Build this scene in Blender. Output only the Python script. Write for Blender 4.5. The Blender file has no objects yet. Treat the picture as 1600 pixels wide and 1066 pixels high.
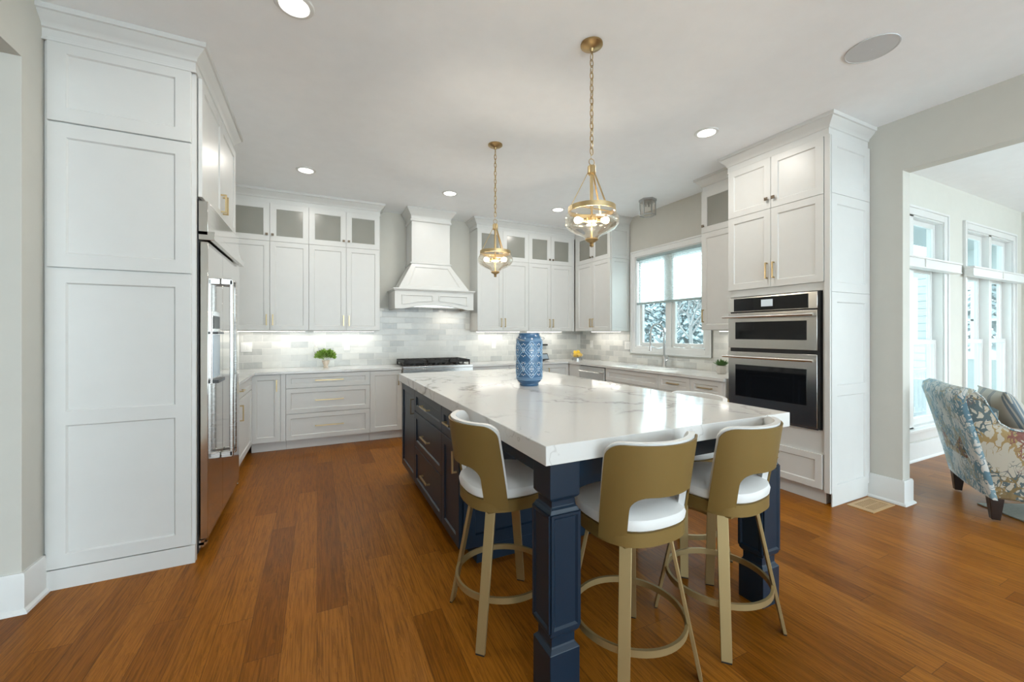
import bpy, bmesh, math, random
from mathutils import Vector, Matrix
random.seed(7)
D = bpy.data; C = bpy.context; SC = C.scene
PI = math.pi
# ------------------------------------------------------------------ camera, world, sun, exposure
cam = D.objects.new('camera', D.cameras.new('camera')); SC.collection.objects.link(cam); SC.camera = cam
cam.data.sensor_fit = 'HORIZONTAL'; cam.data.sensor_width = 36.0
cam.data.lens = 634.0 / 1600 * 36.0
cam.data.shift_y = -(533.0 - 520.9) / 1600
cam.data.clip_start = 0.05; cam.data.clip_end = 300
cam.location = (0, 0, 1.35)
cam.rotation_euler = (PI / 2, 0, -math.radians(25.65))
SC.view_settings.view_transform = 'Standard'; SC.view_settings.look = 'None'
SC.view_settings.gamma = 1.0; SC.view_settings.exposure = 0.66
SC.cycles.use_denoising = True
SC.cycles.max_bounces = 10; SC.cycles.diffuse_bounces = 6; SC.cycles.glossy_bounces = 5
SC.cycles.transparent_max_bounces = 16; SC.cycles.sample_clamp_indirect = 8.0
W = D.worlds.new('sky'); SC.world = W; W.use_nodes = True
bg = W.node_tree.nodes['Background']
bg.inputs[0].default_value = (0.76, 0.90, 0.97, 1); bg.inputs[1].default_value = 4.5
sun = D.objects.new('sun', D.lights.new('sun', 'SUN')); SC.collection.objects.link(sun)
sun.data.energy = 7.5; sun.data.color = (1.0, 0.95, 0.86); sun.data.angle = 0.02
sun.rotation_euler = Vector((3.1, 0.4, 2.13)).to_track_quat('Z', 'Y').to_euler()

# ------------------------------------------------------------------ material helpers
class NT:
    def __init__(s, name):
        s.m = D.materials.new(name); s.m.use_nodes = True; s.t = s.m.node_tree
        s.p = s.t.nodes['Principled BSDF']; s.out = s.t.nodes['Material Output']
    def n(s, typ, ins=None, **kw):
        nd = s.t.nodes.new('ShaderNode' + typ)
        for k, v in kw.items(): setattr(nd, k, v)
        for k, v in (ins or {}).items(): s.set(nd, k, v)
        return nd
    def set(s, nd, k, v):
        sock = nd.inputs[k]
        if isinstance(v, bpy.types.NodeSocket): s.t.links.new(v, sock)
        elif isinstance(v, bpy.types.Node): s.t.links.new(v.outputs[0], sock)
        elif isinstance(v, (tuple, list)) and sock.type == 'RGBA': sock.default_value = tuple(v) + ((1,) if len(v) == 3 else ())
        else: sock.default_value = v
    def math(s, op, a, b=0.0, c=0.0, clamp=False):
        nd = s.n('Math', operation=op, use_clamp=clamp)
        for i, v in enumerate((a, b, c)): s.set(nd, i, v)
        return nd.outputs[0]
    def mix(s, f, a, b):
        nd = s.n('Mix', data_type='RGBA'); s.set(nd, 0, f); s.set(nd, 6, a); s.set(nd, 7, b)
        return nd.outputs[2]
    def ramp(s, f, stops):
        nd = s.n('ValToRGB'); s.set(nd, 0, f); e = nd.color_ramp.elements
        while len(e) < len(stops): e.new(0.5)
        for i, (p, c) in enumerate(stops):
            e[i].position = p; e[i].color = (c, c, c, 1) if isinstance(c, (int, float)) else tuple(c) + (1,)
        return nd.outputs[0]
    def xyz(s, scale=(1, 1, 1), kind='Object'):
        tc = s.n('TexCoord').outputs[kind]
        return s.n('Mapping', {'Vector': tc, 'Scale': scale}).outputs[0]
    def P(s, **kw):
        names = {'col': 'Base Color', 'rough': 'Roughness', 'metal': 'Metallic', 'trans': 'Transmission Weight', 'ior': 'IOR', 'spec': 'Specular IOR Level',
                 'coat': 'Coat Weight', 'emit': 'Emission Color', 'es': 'Emission Strength', 'normal': 'Normal', 'alpha': 'Alpha', 'sheen': 'Sheen Weight', 'crough': 'Coat Roughness'}
        for k, v in kw.items(): s.set(s.p, names[k], v)
        return s
    def bump(s, h, strength=0.2, dist=0.002):
        return s.n('Bump', {'Height': h, 'Strength': strength, 'Distance': dist}).outputs[0]

M = {}
def simple(name, col, rough=0.5, **kw):
    t = NT(name); nz = t.n('TexNoise', {'Vector': t.xyz(), 'Scale': 9.0, 'Detail': 3.0})
    t.P(col=t.mix(nz.outputs[0], [c * 0.97 for c in col], [min(1, c * 1.03) for c in col]), rough=rough, **kw); M[name] = t.m; return t
simple('cab_white', (0.64, 0.65, 0.64), 0.36)
simple('toe_white', (0.66, 0.65, 0.63), 0.45)
simple('trim_white', (0.72, 0.735, 0.73), 0.38)
simple('ceiling_paint', (0.89, 0.92, 0.95), 0.85)
simple('wall_paint', (0.57, 0.565, 0.52), 0.8)
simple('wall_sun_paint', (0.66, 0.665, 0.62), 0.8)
simple('navy', (0.006, 0.018, 0.036), 0.34, spec=0.35)
simple('navy_dark', (0.010, 0.016, 0.03), 0.5)
simple('brass', (0.58, 0.45, 0.25), 0.32, metal=1.0)
simple('brass_dark', (0.42, 0.30, 0.15), 0.35, metal=1.0)
simple('bronze', (0.20, 0.16, 0.12), 0.35, metal=1.0)
simple('chrome', (0.72, 0.73, 0.74), 0.12, metal=1.0)
simple('pewter', (0.45, 0.46, 0.46), 0.3, metal=1.0)
simple('black', (0.012, 0.012, 0.013), 0.35)
simple('iron', (0.014, 0.014, 0.014), 0.6)
simple('painted_dark', (0.02, 0.02, 0.02), 0.9)
simple('plastic_white', (0.80, 0.80, 0.78), 0.4)
simple('vinyl_white', (0.70, 0.71, 0.71), 0.42)
simple('stool_gold', (0.21, 0.138, 0.042), 0.5, metal=0.3, spec=0.3)
simple('stool_leg', (0.40, 0.305, 0.15), 0.4, metal=0.65)
simple('dark_wood', (0.018, 0.010, 0.008), 0.3)
simple('stone_pot', (0.55, 0.53, 0.49), 0.8)
simple('cream_pot', (0.72, 0.62, 0.52), 0.5)
simple('soil', (0.03, 0.02, 0.012), 0.95)
simple('leaf', (0.22, 0.36, 0.06), 0.5)
simple('leaf_dark', (0.07, 0.16, 0.04), 0.5)
simple('lemon', (0.80, 0.55, 0.05), 0.4)
simple('speaker_grey', (0.56, 0.58, 0.60), 0.75)
simple('vent_wood', (0.52, 0.34, 0.17), 0.45)
simple('bark', (0.22, 0.21, 0.20), 0.9)
simple('needles', (0.28, 0.33, 0.335), 0.8)
simple('snowy_lawn', (0.13, 0.145, 0.14), 0.9)
simple('deck_grey', (0.45, 0.47, 0.48), 0.7)
simple('porch_blue', (0.36, 0.41, 0.415), 0.6)
simple('screen_blue', (0.30, 0.38, 0.46), 0.15)
simple('sink_white', (0.78, 0.79, 0.79), 0.2)
simple('black_glass', (0.006, 0.007, 0.009), 0.05)
simple('cord', (0.55, 0.42, 0.22), 0.7)
simple('shade_rail', (0.33, 0.42, 0.43), 0.6)
def steel(name, col, rough, axis):
    t = NT(name); sc = [3, 3, 3]; sc[axis] = 260
    nz = t.n('TexNoise', {'Vector': t.xyz(sc), 'Scale': 1.0, 'Detail': 2.0})
    t.P(col=col, metal=1.0, rough=t.math('MULTIPLY_ADD', nz.outputs[0], 0.10, rough - 0.05)); M[name] = t.m
steel('steel', (0.60, 0.585, 0.56), 0.22, 2)
steel('steel_fridge', (0.64, 0.62, 0.59), 0.10, 2)
steel('steel_bright', (0.75, 0.74, 0.72), 0.2, 2)
steel('steel_handle', (0.50, 0.495, 0.48), 0.26, 2)
def emissive(name, col, strength):
    t = NT(name); t.P(col=col, emit=col, es=strength, rough=0.5); M[name] = t.m
emissive('lamp_disc', (1.0, 0.96, 0.88), 7.0)
emissive('bulb_glow', (1.0, 0.83, 0.58), 14.0)
emissive('led_strip', (1.0, 0.97, 0.92), 4.0)
emissive('lcd', (0.30, 0.34, 0.36), 0.7)
# clear thin glass: see-through with angle dependent reflection
def thin_glass(name, tint, refl, base=0.03):
    t = NT(name); lw = t.n('LayerWeight', {'Blend': 0.35})
    f = t.math('MULTIPLY_ADD', t.math('POWER', lw.outputs['Facing'], 2.0), refl, base, clamp=True)
    tr = t.n('BsdfTransparent', {'Color': tint}); gl = t.n('BsdfGlossy', {'Color': (1, 1, 1), 'Roughness': 0.03})
    mx = t.n('MixShader', {0: f, 1: tr.outputs[0], 2: gl.outputs[0]})
    t.t.links.new(mx.outputs[0], t.out.inputs[0]); M[name] = t.m
thin_glass('window_glass', (0.86, 0.92, 0.93), 0.35, 0.03)
thin_glass('pendant_glass', (0.95, 0.93, 0.89), 0.75, 0.06)
# frosted cabinet glass
t = NT('frosted_glass'); nz = t.n('TexNoise', {'Vector': t.xyz(), 'Scale': 3.0})
t.P(col=t.mix(nz.outputs[0], (0.23, 0.235, 0.21), (0.30, 0.30, 0.27)), rough=0.22); M['frosted_glass'] = t.m
# cellular shade: translucent cloth with fine pleats
t = NT('shade_cloth'); wv = t.n('TexWave', {'Vector': t.xyz(), 'Scale': 26.0}, bands_direction='Z')
dif = t.n('BsdfDiffuse', {'Color': (0.80, 0.86, 0.87)}); tl = t.n('BsdfTranslucent', {'Color': t.mix(wv.outputs[0], (0.86, 0.91, 0.92), (0.93, 0.97, 0.97))})
mx = t.n('MixShader', {0: 0.72, 1: dif.outputs[0], 2: tl.outputs[0]}); t.t.links.new(mx.outputs[0], t.out.inputs[0]); M['shade_cloth'] = t.m
# oak plank floor, boards running along Y
t = NT('oak_floor'); tc = t.n('TexCoord').outputs['Object']; sp = t.n('SeparateXYZ', {0: tc})
pw = 0.137
row = t.math('FLOOR', t.math('DIVIDE', sp.outputs[0], pw)); fx = t.math('FRACT', t.math('DIVIDE', sp.outputs[0], pw))
rn = t.n('TexWhiteNoise', {'W': row}, noise_dimensions='1D').outputs[0]
yy = t.math('DIVIDE', t.math('ADD', sp.outputs[1], t.math('MULTIPLY', rn, 7.0)), 1.25)
seg = t.math('FLOOR', yy); fy = t.math('FRACT', yy)
pid = t.n('TexWhiteNoise', {'Vector': t.n('CombineXYZ', {0: row, 1: seg}).outputs[0]}, noise_dimensions='2D')
gv = t.n('CombineXYZ', {0: t.math('MULTIPLY', sp.outputs[0], 13.0), 1: t.math('MULTIPLY', sp.outputs[1], 0.9), 2: t.math('MULTIPLY', pid.outputs[0], 60.0)}).outputs[0]
g1 = t.n('TexNoise', {'Vector': gv, 'Scale': 1.4, 'Detail': 5.0, 'Roughness': 0.6, 'Distortion': 1.2}).outputs[0]
gv2 = t.n('CombineXYZ', {0: t.math('MULTIPLY', sp.outputs[0], 150.0), 1: t.math('MULTIPLY', sp.outputs[1], 5.0), 2: t.math('MULTIPLY', pid.outputs[0], 30.0)}).outputs[0]
g2 = t.n('TexNoise', {'Vector': gv2, 'Scale': 1.0, 'Detail': 3.0}).outputs[0]
ringv = t.math('FRACT', t.math('MULTIPLY', g1, 9.0))
grain = t.math('MULTIPLY_ADD', ringv, 0.16, t.math('MULTIPLY', g2, 0.84))
base = t.mix(pid.outputs[0], (0.225, 0.074, 0.005), (0.36, 0.132, 0.014))
dark = t.mix(t.ramp(grain, [(0.30, 0.0), (0.62, 1.0)]), (0.55, 0.55, 0.55), (1.06, 1.06, 1.06))
mul = t.n('Mix', data_type='RGBA', blend_type='MULTIPLY'); t.set(mul, 0, 1.0); t.set(mul, 6, base); t.set(mul, 7, dark)
ex = t.math('MINIMUM', fx, t.math('SUBTRACT', 1.0, fx)); ey = t.math('MULTIPLY', t.math('MINIMUM', fy, t.math('SUBTRACT', 1.0, fy)), 9.1)
seam = t.math('LESS_THAN', t.math('MINIMUM', ex, ey), 0.009)
t.P(col=t.mix(t.math('MULTIPLY', seam, 0.55), mul.outputs[2], (0.04, 0.016, 0.006)), rough=t.math('MULTIPLY_ADD', g2, 0.10, 0.26), spec=0.09,
    normal=t.bump(t.math('ADD', t.math('MULTIPLY', grain, 0.25), t.math('MULTIPLY', seam, -1.0)), 0.12, 0.001)); M['oak_floor'] = t.m
# marble subway tiles; axis = horizontal coordinate of the wall plane
def tile_mat(name, axis):
    t = NT(name); tc = t.n('TexCoord').outputs['Object']; sp = t.n('SeparateXYZ', {0: tc})
    v = t.n('CombineXYZ', {0: sp.outputs[axis], 1: sp.outputs[2], 2: 0.0}).outputs[0]
    br = t.n('TexBrick', {'Vector': v, 'Color1': (0, 0, 0), 'Color2': (1, 1, 1), 'Mortar': (0.5, 0.5, 0.5), 'Scale': 1.0, 'Mortar Size': 0.0022, 'Mortar Smooth': 0.1, 'Bias': 0.0, 'Brick Width': 0.203, 'Row Height': 0.083}, offset=0.5, squash=1.0)
    off = t.n('VectorMath', {0: tc, 1: t.n('CombineXYZ', {0: t.math('MULTIPLY', br.outputs[0], 31.0), 1: t.math('MULTIPLY', br.outputs[0], 17.0), 2: 0.0}).outputs[0]}, operation='ADD').outputs[0]
    nz = t.n('TexNoise', {'Vector': off, 'Scale': 7.0, 'Detail': 5.0, 'Roughness': 0.6, 'Distortion': 1.5}).outputs[0]
    tone = t.math('ADD', t.math('MULTIPLY', br.outputs[0], 0.62), t.math('MULTIPLY', nz, 0.45))
    col = t.ramp(tone, [(0.15, (0.70, 0.70, 0.66)), (0.5, (0.60, 0.605, 0.58)), (0.75, (0.50, 0.51, 0.495)), (0.95, (0.40, 0.415, 0.41))])
    col = t.mix(br.outputs['Fac'], col, (0.66, 0.655, 0.62))
    t.P(col=col, rough=t.math('MULTIPLY_ADD', br.outputs['Fac'], 0.5, 0.18), normal=t.bump(t.math('SUBTRACT', 1.0, br.outputs['Fac']), 0.5, 0.0015)); M[name] = t.m
tile_mat('tile_back', 0); tile_mat('tile_right', 1); M['tile_left'] = M['tile_right']
# white quartz with grey veins
def quartz(name, vein):
    t = NT(name); p = t.xyz()
    w1 = t.n('TexNoise', {'Vector': p, 'Scale': 1.6, 'Detail': 5.0, 'Roughness': 0.55}).outputs['Color']
    pd = t.n('VectorMath', {0: p, 1: t.n('VectorMath', {0: w1, 'Scale': 1.15}, operation='SCALE').outputs[0]}, operation='ADD').outputs[0]
    vo = t.n('TexVoronoi', {'Vector': pd, 'Scale': 1.55}, feature='DISTANCE_TO_EDGE').outputs[0]
    th = t.n('TexNoise', {'Vector': p, 'Scale': 2.2, 'Detail': 2.0}).outputs[0]
    line = t.ramp(t.math('DIVIDE', vo, t.math('MULTIPLY_ADD', t.math('POWER', th, 2.0), 0.13, 0.006)), [(0.0, 1.0), (0.35, 0.55), (1.0, 0.0)])
    gate = t.ramp(t.n('TexNoise', {'Vector': p, 'Scale': 1.3, 'Detail': 1.0}).outputs[0], [(0.40, 0.0), (0.55, 1.0)])
    vo2 = t.n('TexVoronoi', {'Vector': pd, 'Scale': 4.1}, feature='DISTANCE_TO_EDGE').outputs[0]
    fine = t.math('MULTIPLY', t.ramp(vo2, [(0.0, 0.45), (0.022, 0.0)]), t.ramp(th, [(0.5, 0.0), (0.62, 1.0)]))
    f = t.math('MULTIPLY', t.math('MAXIMUM', t.math('MULTIPLY', line, gate), fine), vein, clamp=True)
    t.P(col=t.mix(f, (0.66, 0.665, 0.655), (0.29, 0.285, 0.275)), rough=0.10, spec=0.5); M[name] = t.m
quartz('quartz_island', 1.0); quartz('quartz', 0.22)
# coral print upholstery
def coral(name, base, cols):
    t = NT(name); p = t.xyz(); col = base
    for i, (c, sc, lo, st) in enumerate(cols):
        q = t.n('VectorMath', {0: p, 1: (i * 3.7, i * 1.9, i * 5.3)}, operation='ADD').outputs[0]
        w = t.n('TexNoise', {'Vector': q, 'Scale': 7.0, 'Detail': 3.0}).outputs['Color']
        q2 = t.n('VectorMath', {0: q, 1: t.n('VectorMath', {0: w, 'Scale': 0.16}, operation='SCALE').outputs[0]}, operation='ADD').outputs[0]
        q3 = t.n('Mapping', {'Vector': q2, 'Rotation': (0.3 * i, 0.5 * i, 0.2), 'Scale': st}).outputs[0]
        vo = t.n('TexVoronoi', {'Vector': q3, 'Scale': sc * 1.15}, feature='DISTANCE_TO_EDGE').outputs[0]
        blob = t.n('TexNoise', {'Vector': q, 'Scale': 4.2, 'Detail': 2.0}).outputs[0]
        wid = t.math('MULTIPLY', t.math('SUBTRACT', blob, lo - 0.025), 1.0)
        f = t.math('GREATER_THAN', wid, vo)
        col = t.mix(t.math('MULTIPLY', f, 0.92), col, c)
    fz = t.n('TexNoise', {'Vector': p, 'Scale': 300.0}).outputs[0]
    t.P(col=col, rough=0.9, sheen=0.15, normal=t.bump(fz, 0.25, 0.001)); M[name] = t.m
coral('coral_print', (0.44, 0.405, 0.335), [((0.30, 0.20, 0.075), 11.0, 0.46, (1.6, 1.6, 0.6)), ((0.055, 0.095, 0.11), 17.0, 0.52, (1.2, 1.2, 0.8)), ((0.20, 0.075, 0.065), 19.0, 0.53, (1.6, 1.6, 0.6)), ((0.20, 0.14, 0.055), 14.0, 0.54, (1, 1, 1))])
coral('coral_print_blue', (0.60, 0.62, 0.60), [((0.17, 0.30, 0.37), 13.0, 0.44, (1.8, 1.8, 0.5)), ((0.08, 0.19, 0.26), 16.0, 0.50, (1.6, 1.6, 0.5)), ((0.33, 0.32, 0.24), 12.0, 0.52, (1.6, 1.6, 0.5))])
t = NT('striped_linen'); sp = t.n('SeparateXYZ', {0: t.n('TexCoord').outputs['Object']})
fr = t.math('FRACT', t.math('DIVIDE', t.math('ADD', sp.outputs[0], 0.03), 0.16))
st = t.ramp(fr, [(0.0, 0.0), (0.40, 0.0), (0.41, 1.0), (0.465, 1.0), (0.47, 0.0), (0.505, 0.0), (0.51, 1.0), (0.565, 1.0), (0.57, 0.0), (0.605, 0.0), (0.61, 1.0), (0.66, 1.0), (0.665, 0.0)])
for e in t.t.nodes:
    if e.bl_idname == 'ShaderNodeValToRGB': e.color_ramp.interpolation = 'CONSTANT'
t.P(col=t.mix(st, (0.42, 0.40, 0.35), (0.15, 0.19, 0.22)), rough=0.92); M['striped_linen'] = t.m
t = NT('rug_wool'); nz = t.n('TexNoise', {'Vector': t.xyz(), 'Scale': 60.0, 'Detail': 4.0}).outputs[0]
t.P(col=t.mix(nz, (0.30, 0.33, 0.29), (0.48, 0.50, 0.45)), rough=0.95, normal=t.bump(nz, 0.6, 0.004)); M['rug_wool'] = t.m
# glazed blue lantern
t = NT('blue_glaze'); nz = t.n('TexNoise', {'Vector': t.xyz(), 'Scale': 14.0, 'Detail': 3.0}).outputs[0]
t.P(col=t.mix(nz, (0.022, 0.075, 0.17), (0.05, 0.145, 0.28)), rough=0.22, coat=0.4); M['blue_glaze'] = t.m
t = NT('blue_glaze_light'); nz = t.n('TexNoise', {'Vector': t.xyz(), 'Scale': 20.0}).outputs[0]
t.P(col=t.mix(nz, (0.15, 0.28, 0.45), (0.24, 0.39, 0.56)), rough=0.25, coat=0.4); M['blue_glaze_light'] = t.m

# ------------------------------------------------------------------ mesh helpers
class MB:
    def __init__(s): s.v = []; s.f = []
    def add(s, vs, fs):
        o = len(s.v); s.v += [tuple(v) for v in vs]; s.f += [tuple(i + o for i in f) for f in fs]; return s
    def box(s, x0, x1, y0, y1, z0, z1):
        return s.add([(x0, y0, z0), (x1, y0, z0), (x1, y1, z0), (x0, y1, z0), (x0, y0, z1), (x1, y0, z1), (x1, y1, z1), (x0, y1, z1)],
                     [(3, 2, 1, 0), (4, 5, 6, 7), (0, 1, 5, 4), (1, 2, 6, 5), (2, 3, 7, 6), (3, 0, 4, 7)])
    def loft(s, rings, cap=True, closed_ring=True, close_path=False):
        n = len(rings[0]); o = len(s.v); k = len(rings)
        for r in rings: s.v += [tuple(p) for p in r]
        m = n if closed_ring else n - 1
        for i in range(k if close_path else k - 1):
            a = o + i * n; b = o + ((i + 1) % k) * n
            for j in range(m): s.f.append((a + j, a + (j + 1) % n, b + (j + 1) % n, b + j))
        if cap and not close_path and closed_ring:
            s.f.append(tuple(o + j for j in reversed(range(n)))); s.f.append(tuple(o + (k - 1) * n + j for j in range(n)))
        return s
    def lathe(s, prof, n=32, c=(0, 0, 0), cap=True):
        return s.loft([[(c[0] + r * math.cos(2 * PI * j / n), c[1] + r * math.sin(2 * PI * j / n), c[2] + z) for j in range(n)] for r, z in prof], cap)
    def cyl(s, p, q, r, n=16, r2=None):
        return s.tube([p, q], [r, r if r2 is None else r2], n)
    def tube(s, pts, r, n=10, closed=False, flat=1.0):
        pts = [Vector(p) for p in pts]; k = len(pts); rr = r if isinstance(r, (list, tuple)) else [r] * k
        rings = []; prev = None
        for i, p in enumerate(pts):
            a = pts[(i - 1) % k] if (closed or i > 0) else p; b = pts[(i + 1) % k] if (closed or i < k - 1) else p
            d = (b - a).normalized()
            if prev is None: u = d.orthogonal().normalized()
            else:
                u = prev - d * prev.dot(d); u = u.normalized() if u.length > 1e-6 else d.orthogonal().normalized()
            prev = u; w = d.cross(u)
            rings.append([p + u * (rr[i] * math.cos(2 * PI * j / n)) + w * (rr[i] * flat * math.sin(2 * PI * j / n)) for j in range(n)])
        return s.loft(rings, cap=not closed, close_path=closed)
    def sqbar(s, p, q, w, t, side):
        p = Vector(p); q = Vector(q); d = (q - p).normalized(); a = Vector(side); a = (a - d * a.dot(d)).normalized(); b = d.cross(a)
        ring = lambda o: [o + a * (w / 2) * i + b * (t / 2) * j for i, j in ((-1, -1), (1, -1), (1, 1), (-1, 1))]
        return s.loft([ring(p), ring(q)])
    def sphere(s, c, r, n=16, m=10, sc=(1, 1, 1)):
        rings = []
        for i in range(m + 1):
            a = PI * i / m; rad = max(math.sin(a), 1e-3)
            rings.append([(c[0] + sc[0] * r * rad * math.cos(2 * PI * j / n), c[1] + sc[1] * r * rad * math.sin(2 * PI * j / n), c[2] - sc[2] * r * math.cos(a)) for j in range(n)])
        return s.loft(rings)
    def sweep(s, path, prof, side=1):
        """prof = [(outwards, z)] swept along a plan path with mitred corners; outwards is to the right (side=1) of travel"""
        n = len(path); rings = []
        for i, p in enumerate(path):
            p = Vector(p); ns = []
            if i > 0: d = (p - Vector(path[i - 1])).normalized(); ns.append(Vector((d.y, -d.x)) * side)
            if i < n - 1: d = (Vector(path[i + 1]) - p).normalized(); ns.append(Vector((d.y, -d.x)) * side)
            if len(ns) == 2:
                m = (ns[0] + ns[1]).normalized(); m = m / max(0.2, m.dot(ns[0]))
            else: m = ns[0]
            rings.append([(p.x + m.x * o, p.y + m.y * o, z) for o, z in prof])
        return s.loft(rings)
    def xform(s, mat): s.v = [tuple(mat @ Vector(v)) for v in s.v]; return s
    def build(s, name, mat, parent=None, smooth=True, bevel=0, ang=35, kind=None, label=None):
        me = D.meshes.new(name); me.from_pydata(s.v, [], s.f); bm = bmesh.new(); bm.from_mesh(me)
        bmesh.ops.recalc_face_normals(bm, faces=bm.faces); bm.to_mesh(me); bm.free()
        me.materials.append(M[mat])
        if smooth:
            me.shade_smooth(); me.set_sharp_from_angle(angle=math.radians(ang))
        o = D.objects.new(name, me); SC.collection.objects.link(o)
        if parent is not None: o.parent = parent
        if bevel:
            b = o.modifiers.new('bevel', 'BEVEL'); b.width = bevel; b.segments = 2; b.limit_method = 'ANGLE'
        if kind: o['kind'] = kind
        if label: o['label'] = label
        return o
def tag(o, label, cat, group=None):
    o['label'] = label; o['category'] = cat
    if group: o['group'] = group
    return o
def thing(name, label, cat, loc=(0, 0, 0), rz=0, group=None):
    o = D.objects.new(name, None); SC.collection.objects.link(o); o.empty_display_size = 0.1
    o.location = loc; o.rotation_euler = (0, 0, rz); return tag(o, label, cat, group)
def kids(o): return [c for c in D.objects if c.parent == o]
def dup(root, label, loc, rz=0, group=None):
    r = root.copy(); SC.collection.objects.link(r); r.location = loc; r.rotation_euler = (0, 0, rz); r['label'] = label
    if group: r['group'] = group
    def rec(src, dst):
        for ch in kids(src):
            c = ch.copy(); SC.collection.objects.link(c); c.parent = dst; rec(ch, c)
    rec(root, r); return r
def struct(name, mb, mat, parent=None, **kw): return mb.build(name, mat, parent, kind='structure', **kw)
def lamp(name, typ, loc, energy, col, parent=None, size=0.1, size_y=None, rot=(0, 0, 0), spot=None, blend=0.5):
    l = D.lights.new(name, typ); l.energy = energy; l.color = col
    if typ == 'AREA':
        l.shape = 'RECTANGLE' if size_y else 'DISK'; l.size = size
        if size_y: l.size_y = size_y
    elif typ in ('POINT', 'SPOT'): l.shadow_soft_size = size
    if typ == 'SPOT': l.spot_size = spot; l.spot_blend = blend
    o = D.objects.new(name, l); SC.collection.objects.link(o); o.location = loc; o.rotation_euler = rot
    if parent is not None: o.parent = parent
    return o

# ------------------------------------------------------------------ room shell
CZ = 3.04                     # ceiling height
YB = 5.867; XL = -1.29; XR = 4.145; SY = 2.03; XS = 8.87
struct('floor', MB().box(-4.5, XR + 0.115, -5.0, 6.0, -0.06, 0.0).box(XR + 0.115, XS + 0.12, -5.0, SY + 0.14, -0.06, 0.0), 'oak_floor', smooth=False)
struct('ceiling', MB().box(-4.5, XR + 0.115, -5.0, 6.0, CZ, CZ + 0.08).box(XR + 0.115, XS + 0.12, -5.0, SY + 0.14, CZ, CZ + 0.08), 'ceiling_paint', smooth=False)
struct('wall_back', MB().box(XL - 0.14, XR + 0.115, YB, YB + 0.12, 0, CZ), 'wall_paint', smooth=False)
# left wall: a doorway with a dropped head in front of the refrigerator cabinet
struct('wall_left', MB().box(XL - 0.14, XL, 2.80, YB, 0, CZ), 'wall_paint', smooth=False)
struct('wall_left_header', MB().box(XL - 0.14, XL, 1.55, 2.80, 2.692, CZ), 'wall_paint', smooth=False)
struct('wall_left_near', MB().box(XL - 0.14, XL, -6.0, 1.55, 0, CZ), 'wall_paint', smooth=False)
struct('wall_hall', MB().box(-4.6, -4.5, -6.0, 6.0, 0, CZ).box(-4.5, XL - 0.14, 4.4, 4.5, 0, CZ), 'wall_paint', smooth=False)
# right wall with the kitchen window hole and the cased opening to the sun room
WY0, WY1, WZ0, WZ1 = 3.335, 4.505, 1.150, 2.440
struct('wall_right', MB().box(XR, XR + 0.115, 1.544, WY0, 0, CZ).box(XR, XR + 0.115, WY1, YB, 0, CZ).box(XR, XR + 0.115, WY0, WY1, 0, WZ0)
       .box(XR, XR + 0.115, WY0, WY1, WZ1, CZ).box(XR, XR + 0.115, -6.0, 1.544, 2.63, CZ).box(XR, XR + 0.115, -6.0, -3.6, 0, 2.63), 'wall_paint', smooth=False)
# sun room wall with two tall window openings, and its side wall with unseen openings sized for the light level
wins = [(4.89, 6.39), (7.01, 8.51)]; SZ0, SZ1 = 0.34, 2.60
mb = MB(); xs = [XR + 0.115] + [v for w in wins for v in w] + [XS + 0.12]
for i in range(0, len(xs), 2): mb.box(xs[i], xs[i + 1], SY, SY + 0.14, 0, CZ)
for a, b in wins: mb.box(a, b, SY, SY + 0.14, 0, SZ0).box(a, b, SY, SY + 0.14, SZ1, CZ)
struct('wall_sunroom', mb, 'wall_sun_paint', smooth=False)
struct('wall_sunroom_side', MB().box(XS, XS + 0.12, 1.65, SY, 0, CZ).box(XS, XS + 0.12, -6, 1.65, 0, 0.6).box(XS, XS + 0.12, -6, 1.65, 2.3, CZ).box(XS, XS + 0.12, -6, -2.2, 0.6, 2.3).box(XS, XS + 0.12, -1.2, 0.5, 0.6, 2.3).box(XS, XS + 0.12, 1.4, 1.65, 0.6, 2.3), 'wall_sun_paint', smooth=False)
# baseboards with shoe moulding
BBP = [(0, 0), (0.032, 0), (0.030, 0.012), (0.017, 0.022), (0.017, 0.178), (0.012, 0.192), (0, 0.192)]
struct('baseboard_left', MB().sweep([(XL, 2.962), (XL, 2.80), (XL - 0.14, 2.80)], BBP, -1), 'trim_white')
struct('baseboard_right', MB().sweep([(XR, 1.768), (XR, 1.544), (XR + 0.115, 1.544), (XR + 0.115, SY)], BBP, 1), 'trim_white')
struct('baseboard_sunroom', MB().sweep([(XR + 0.115, SY), (XS, SY), (XS, -6)], BBP, 1), 'trim_white')
struct('baseboard_hall', MB().sweep([(XL - 0.14, 4.4), (-4.5, 4.4)], BBP, -1), 'trim_white')
# crown mouldings (continuous over the cabinet runs)
CRP = [(0, -0.158), (0.010, -0.158), (0.010, -0.150), (0.004, -0.146), (0.004, -0.098), (0.012, -0.092), (0.014, -0.080), (0.026, -0.066), (0.050, -0.040), (0.056, -0.030), (0.066, -0.026), (0.068, 0.0), (0, 0.0)]
CRP = [(o, CZ + z) for o, z in CRP]
struct('trim_1', MB().sweep([(XL, 2.963), (-0.649, 2.963), (-0.649, 4.135), (XL, 4.135)], CRP, 1), 'cab_white')
struct('trim_2', MB().sweep([(XL, 5.556), (0.74, 5.556), (0.74, YB)], CRP, 1), 'cab_white')
struct('trim_3', MB().sweep([(2.10, YB), (2.10, 5.556), (3.81, 5.556), (3.81, 4.637), (XR, 4.637)], CRP, 1), 'cab_white')
struct('trim_4', MB().sweep([(XR, 3.105), (3.81, 3.105), (3.81, 2.622), (3.572, 2.622), (3.572, 1.772), (XR, 1.772)], CRP, 1), 'cab_white')

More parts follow.
